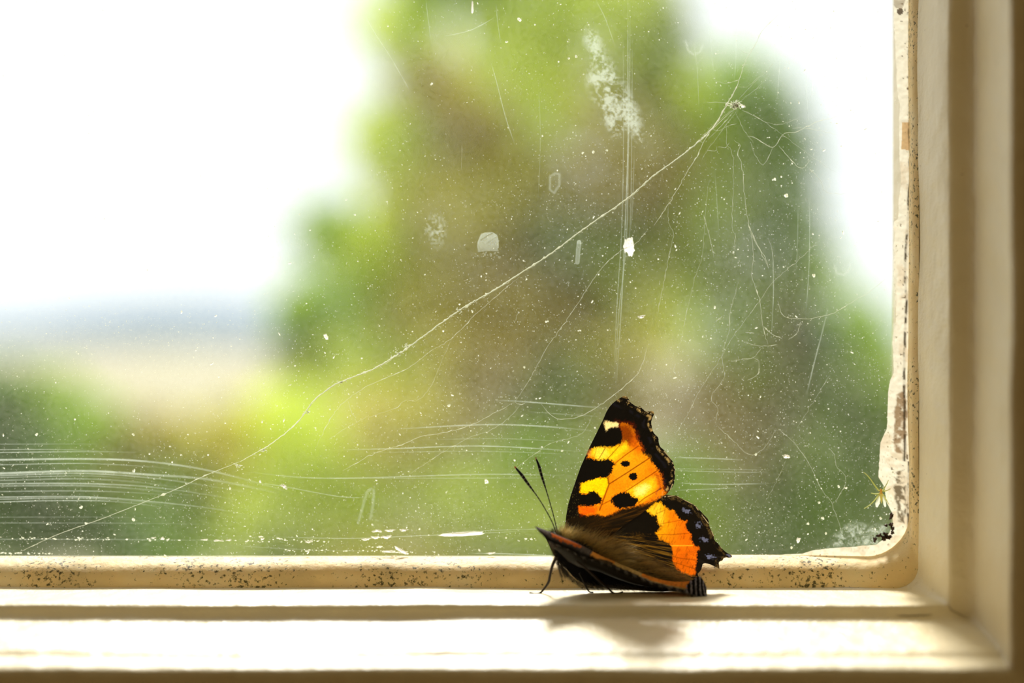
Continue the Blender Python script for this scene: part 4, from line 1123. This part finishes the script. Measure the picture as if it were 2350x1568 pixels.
# palps hanging below the face
for a0, b0 in (((1278, 1286), (1290, 1326)), ((1284, 1290), (1297, 1322)), ((1288, 1296), (1303, 1318))):
    pts, s_ = along([a0, ((a0[0] + b0[0]) / 2, (a0[1] + b0[1]) / 2), b0], 170, (1.2, 1.2))
    roots = np.array([P(x, y, 11.2 + .5 * r_.random()) for x, y in pts]) - BL
    hairs('palp', roots, [(.25 + r_.normal() * .2, r_.normal() * .2, -1) for _ in s_], .7 * (0.5 + .8 * r_.random(len(s_))), .020, [lin((70, 60, 48)) * (0.5 + 1.0 * r_.random()) for _ in s_], bf, droop=0)

def limb(name, pts, radii, col, label=None, n=40, banded=False, tip=None, r_sides=8):
    p = smooth_line([np.array(P(*q)) for q in pts], n) - BL
    rr = np.interp(np.linspace(0, 1, n), np.linspace(0, 1, len(radii)), radii) * (.001 if banded else .0013)
    V, Fc = tube_geo(p, rr, r_sides)
    C = np.ones((len(V), 3)) * lin(col)
    ring = np.repeat(np.arange(n), r_sides)
    if banded: C[(ring % 5 == 0) & (ring < n * .84)] = lin((120, 116, 100))
    if tip is not None: C[ring > n - 4] = lin(tip)
    o = mesh_obj(name, V, Fc, M_chitin, bf, col=C)
    return o
limb('antenna', [(1277, 1226, 10.6), (1266, 1196, 10.2), (1240, 1150, 9.6), (1210, 1108, 9.0), (1197, 1090, 8.8), (1181, 1071, 8.6)], [.095, .09, .09, .09, .10, .22, .27, .12], (9, 8, 7), n=96, banded=True, tip=(190, 110, 50))
limb('antenna', [(1280, 1226, 9.8), (1272, 1190, 9.4), (1258, 1140, 8.6), (1243, 1092, 8.0), (1237, 1070, 7.8), (1229, 1050, 7.6)], [.09, .085, .085, .085, .10, .21, .25, .11], (9, 8, 7), n=96, banded=True, tip=(190, 160, 120))
limb('leg', [(1277, 1278, 11.0), (1268, 1298, 10.6), (1262, 1322, 10.0), (1259, 1336, 9.6), (1250, 1350, 9.2), (1240, 1361, 9.1), (1229, 1363.0, 9.2), (1215, 1360.5, 9.1)], [.22, .2, .17, .16, .17, .14, .12, .11, .07], (34, 20, 14), n=60)
limb('leg', [(1322, 1288, 12.9), (1345, 1305, 12.6), (1372, 1330, 11.8), (1393, 1348, 10.5), (1404, 1359, 9.6), (1412, 1363, 9.4), (1422, 1361.5, 9.3), (1430, 1358.5, 9.2)], [.12, .13, .13, .15, .15, .14, .13, .12, .09], (44, 32, 22), n=60)
limb('leg', [(1330, 1315, 10.0), (1338, 1330, 9.6), (1344, 1345, 9.2), (1352, 1358, 8.9), (1362, 1360, 8.9)], [.15, .14, .13, .1, .07], (20, 14, 10))

# ------------------------------------------------------------------ the room behind the camera and the wall
def build_wall(nt, b):
    n = noise_node(nt, 8, 4)
    c = ramp(nt, n.outputs[0], [(0.3, (0.60, 0.42, 0.20)), (0.7, (0.66, 0.47, 0.24))])
    nt.links.new(c.outputs[0], b.inputs['Base Color'])
M_wall = principled('ochre_plaster', (0.6, 0.45, 0.2), 0.8, 0.3, build_wall)
def build_floor(nt, b):
    n = noise_node(nt, 6, 4, stretch=(1, 12, 1))
    c = ramp(nt, n.outputs[0], [(0.3, (0.22, 0.12, 0.05)), (0.7, (0.34, 0.19, 0.08))])
    nt.links.new(c.outputs[0], b.inputs['Base Color'])
M_floor = principled('oak_boards', (0.3, 0.16, 0.07), 0.5, 0.4, build_floor)
def box(name, lo, hi, mat):
    V = [(x, y, z) for x in (lo[0], hi[0]) for y in (lo[1], hi[1]) for z in (lo[2], hi[2])]
    Fc = [(0, 1, 3, 2), (4, 6, 7, 5), (0, 4, 5, 1), (2, 3, 7, 6), (0, 2, 6, 4), (1, 5, 7, 3)]
    o = mesh_obj(name, V, Fc, mat, smooth=False); o['kind'] = 'structure'; return o
RX, RY, RZ0, RZ1 = 1.9, -3.4, -1.05, 1.45
wf = ring_box('wall_window', x0 - .036, x1 + .036, z0 - .036, z1 + .036, (RX - .4, RX - .12, 1.0, 1.0), -0.030, 0.045, M_wall)
wf['kind'] = 'structure'
box('wall_left', (-RX - .1, RY, RZ0), (-RX, -0.03, RZ1), M_wall)
box('wall_right', (RX, RY, RZ0), (RX + .1, -0.03, RZ1), M_wall)
box('wall_back', (-RX, RY - .1, RZ0), (RX, RY, RZ1), M_wall)
box('floor', (-RX - .1, RY - .1, RZ0 - .1), (RX + .1, 0.0, RZ0), M_floor)
box('ceiling', (-RX - .1, RY - .1, RZ1), (RX + .1, 0.045, RZ1 + .1), M_wall)

# ------------------------------------------------------------------ outdoors, far beyond the glass
GZ = -4.2
def build_field(nt, b):
    n = noise_node(nt, 0.02, 4)
    c = ramp(nt, n.outputs[0], [(0.35, (0.24, 0.23, 0.13)), (0.6, (0.34, 0.30, 0.22))])
    nt.links.new(c.outputs[0], b.inputs['Base Color'])
M_field = principled('straw_field', (0.6, 0.5, 0.3), 0.9, 0.1, build_field)
nx, ny = 60, 60
X, Y = np.meshgrid(np.linspace(-900, 900, nx), np.linspace(3, 1800, ny), indexing='ij')
Zg = GZ + (fbm(X, Y, 160, 2) - .5) * 1.2 * np.clip(Y / 200, 0, 1)
gr = mesh_obj('ground', np.stack([X.ravel(), Y.ravel(), Zg.ravel()], 1), grid_faces(nx, ny), M_field)
gr['kind'] = 'structure'
tag(gr, 'pale straw field sloping away behind the bushes')
M_hill = principled('hazy_blue_hill', (0.21, 0.26, 0.31), 0.95, 0.0)  # distance haze put into the base colour
nx, ny = 90, 14
V = []
for i in range(nx):
    for j in range(ny):
        x = -1100 + 2200 * i / (nx - 1); q = j / (ny - 1)
        h = (30 + 16 * math.exp(-((x + 340) / 140) ** 2) + 7 * float(fbm(np.array(x), np.array(3.), 160, 4)) - .02 * abs(x + 330)) * math.sin(math.pi * q) ** .8
        V.append((x, 1450 + 300 * q, GZ - 1 + h))
hl = mesh_obj('hills', V, grid_faces(nx, ny), M_hill)
hl['kind'] = 'structure'; tag(hl, 'low blue hazy hill on the horizon')

M_leaf = leafy('leaf', None, 0.5, rough=0.5, gloss=0.008)
M_bark = principled('bark', (0.16, 0.11, 0.06), 0.9, 0.1)
PAL = {'lime': (205, 216, 86), 'yel': (216, 212, 106), 'green': (150, 178, 48), 'olive': (174, 160, 66), 'brown': (154, 136, 58), 'dark': (108, 138, 34), 'deep': (82, 106, 38), 'mid': (144, 162, 44), 'cool': (104, 132, 66), 'khaki': (198, 192, 84)}  # clump tints: foliage colours with sunlit and shaded tones put in
def foliage(name, clumps, dist, parent, leaf=0.05, dens=1.0, seed=0):
    """leaves of one crown; clumps = (px, py, half width, half height, leaf tint)"""
    r_ = np.random.default_rng(seed)
    V = []; Fc = []; C = []
    base = np.array(parent.location)
    for (px, py, rx, ry, key) in clumps:
        n = int(dens * rx * ry * 3.14 / 300)
        d_ = dist * (1 + r_.normal() * .02)
        sx = dist / F
        for _ in range(n):
            v = r_.normal(0, 1, 3); v /= np.linalg.norm(v); v *= r_.random() ** .45
            c = np.array(B(px, py, d_)) + np.array([v[0] * rx * sx, v[1] * (rx + ry) * .5 * sx, v[2] * ry * sx]) - base
            a_ = r_.normal(0, 1, 3); a_ /= np.linalg.norm(a_)
            b_ = np.cross(a_, r_.normal(0, 1, 3)); b_ /= np.linalg.norm(b_)
            s = leaf * 1.25 * (0.7 + .6 * r_.random()) * dist / 10
            off = len(V)
            nn = np.cross(a_, b_) * s * .15
            for q in (-a_ * s, b_ * s * .5 - a_ * s * .2 + nn, b_ * s * .36 + a_ * s * .45 + nn, a_ * s * 1.1, -b_ * s * .36 + a_ * s * .45 + nn, -b_ * s * .5 - a_ * s * .2 + nn): V.append(c + q)
            Fc += [(off, off + 1, off + 2, off + 3), (off, off + 3, off + 4, off + 5)]
            col = lin(PAL[key]) * 1.2 * (0.8 + .4 * r_.random())
            C += [col] * 6
    return mesh_obj(name, V, Fc, M_leaf, parent, col=np.array(C), smooth=False)

def tree(name, label, cat, dist, foot_px, clumps, trunk_r=0.10, branch_to=(), leaf=0.05, dens=1.0, seed=0, group=None):
    x, y, _ = B(foot_px, 784, dist)
    root = empty(name, (x, y, GZ))
    tag(root, label, cat, group)
    base = np.array(root.location)
    top = np.array(B(*branch_to[0], dist)) if branch_to else np.array(B(foot_px, 1100, dist))
    p = smooth_line([base, base * .5 + top * .5 + np.array([.08, 0, 0]), top], 14) - base
    V, Fc = tube_geo(p, np.linspace(trunk_r, trunk_r * .35, 14), 10)
    mesh_obj('trunk', V, Fc, M_bark, root)
    for k, b_ in enumerate(branch_to[1:]):
        e = np.array(B(*b_, dist)); s0 = base + p[6 + (k * 2) % 7]
        q = smooth_line([s0, (s0 + e) / 2 + np.array([0, 0, .1]), e], 10) - base
        V, Fc = tube_geo(q, np.linspace(trunk_r * .4, trunk_r * .12, 10), 7)
        mesh_obj('branch', V, Fc, M_bark, root)
    foliage('crown', clumps, dist, root, leaf, dens, seed)
    return root

tree('broadleaf_tree', 'blurred yellow-green tree filling the middle of the view beyond the glass', 'tree', 11.0, 1200, [
    (930, 60, 120, 110, 'lime'), (1060, -60, 160, 120, 'green'), (1200, 80, 150, 170, 'lime'), (1380, 40, 150, 150, 'lime'), (1500, 90, 110, 140, 'mid'), (1000, 200, 120, 100, 'olive'), (1090, 300, 120, 100, 'olive'),
    (1570, 230, 90, 90, 'lime'), (1600, 330, 90, 90, 'mid'), (1540, 400, 110, 90, 'olive'), (1450, 660, 110, 70, 'khaki'), (1250, 260, 120, 130, 'lime'), (1430, 230, 140, 140, 'khaki'), (890, 330, 100, 120, 'lime'), (960, 420, 120, 110, 'yel'), (1120, 460, 130, 90, 'khaki'), (1220, 430, 120, 100, 'khaki'), (1400, 400, 130, 110, 'olive'),
    (760, 530, 110, 80, 'green'), (860, 560, 120, 110, 'lime'), (1000, 560, 130, 100, 'khaki'), (1160, 560, 120, 100, 'olive'), (1300, 560, 110, 100, 'mid'), (1440, 560, 110, 100, 'mid'), (1530, 520, 110, 120, 'olive'),
    (720, 700, 110, 100, 'green'), (860, 700, 110, 100, 'green'), (980, 720, 120, 100, 'khaki'), (1150, 720, 130, 110, 'olive'), (1280, 700, 120, 100, 'brown'), (1430, 790, 150, 90, 'yel'), (1560, 720, 110, 110, 'lime'), (1370, 700, 90, 70, 'mid'),
    (700, 830, 100, 90, 'mid'), (850, 850, 130, 110, 'lime'), (1000, 850, 130, 100, 'khaki'), (1120, 860, 110, 100, 'olive'), (1290, 900, 110, 110, 'mid'), (1250, 960, 120, 80, 'deep'), (1420, 920, 110, 90, 'olive'),
    (1330, -120, 260, 120, 'lime'), (1000, -140, 160, 80, 'green')],
    0.16, [(1200, 500), (980, 250), (1150, 330), (1400, 330), (860, 600), (1280, 700), (1100, 150)], 0.055, 1.9, 1)
tree('broadleaf_tree', 'blurred dark green tree standing close to the right stile beyond the glass', 'tree', 9.5, 1780, [
    (1690, 190, 90, 90, 'green'), (1760, 260, 110, 110, 'dark'), (1700, 380, 120, 120, 'mid'), (1820, 380, 80, 120, 'dark'), (1650, 520, 110, 110, 'mid'), (1800, 540, 110, 120, 'dark'), (1870, 640, 80, 90, 'green'), (1620, 640, 100, 90, 'mid'),
    (1720, 700, 120, 110, 'green'), (1850, 770, 110, 100, 'cool'), (1970, 760, 80, 110, 'green'), (2030, 840, 60, 110, 'green'), (1700, 850, 120, 110, 'mid'), (1840, 900, 110, 110, 'dark'), (1980, 960, 100, 110, 'dark'), (1620, 950, 120, 120, 'brown'),
    (1720, 1020, 120, 110, 'olive'), (1850, 1060, 120, 110, 'green'), (1990, 1100, 100, 110, 'dark'), (2080, 1000, 60, 160, 'dark'), (1700, 1180, 140, 110, 'mid'), (1860, 1200, 130, 110, 'dark'), (2010, 1240, 110, 100, 'dark'), (2120, 1150, 60, 160, 'deep'), (1700, 1310, 160, 70, 'dark'), (1900, 1330, 160, 70, 'dark')],
    0.13, [(1780, 500), (1700, 300), (1850, 450), (1650, 600), (1900, 800), (1700, 900)], 0.05, 1.9, 2)
tree('garden_bush', 'blurred bright lime bush low in the middle behind the butterfly', 'bush', 8.2, 1050, [
    (660, 960, 100, 90, 'lime'), (740, 1040, 130, 110, 'lime'), (640, 1130, 120, 110, 'lime'), (780, 1180, 140, 110, 'lime'), (900, 980, 130, 110, 'khaki'), (930, 1110, 130, 110, 'lime'), (1050, 1000, 110, 90, 'olive'), (1080, 1150, 140, 120, 'lime'),
    (1200, 1050, 110, 80, 'green'), (1230, 1170, 130, 110, 'lime'), (1380, 1080, 110, 90, 'mid'), (1400, 1220, 130, 90, 'green'), (1540, 1110, 110, 100, 'green'), (1560, 1240, 120, 90, 'mid'), (950, 1290, 250, 70, 'khaki'), (1250, 1330, 250, 70, 'mid'), (640, 1290, 150, 80, 'mid')],
    0.06, [(1050, 1150), (900, 1050), (1200, 1100)], 0.055, 2.0, 3)
tree('garden_bush', 'blurred dark green bush at bottom left of the view beyond the glass', 'bush', 7.4, 60, [
    (-40, 940, 110, 90, 'cool'), (50, 960, 100, 90, 'deep'), (20, 885, 110, 50, 'cool'), (110, 900, 70, 50, 'green'), (30, 1050, 130, 110, 'cool'), (140, 1170, 150, 110, 'deep'), (20, 1220, 150, 110, 'cool'), (270, 1220, 120, 90, 'cool'), (-100, 1100, 120, 160, 'dark'), (350, 1280, 160, 60, 'dark')],
    0.05, [(60, 1150), (20, 1020), (150, 1120)], 0.06, 2.0, 4)
tree('garden_bush', 'blurred olive bush between the dark left bush and the lime bush', 'bush', 9.5, 380, [
    (190, 980, 120, 80, 'green'), (330, 1010, 130, 90, 'olive'), (470, 1020, 120, 80, 'khaki'), (560, 1060, 100, 90, 'khaki'), (250, 1090, 140, 90, 'khaki'), (420, 1120, 140, 90, 'green'), (540, 1180, 110, 100, 'lime'), (380, 1220, 160, 80, 'mid'), (560, 960, 80, 60, 'khaki')],
    0.06, [(380, 1180), (250, 1060), (480, 1080)], 0.055, 1.9, 5)
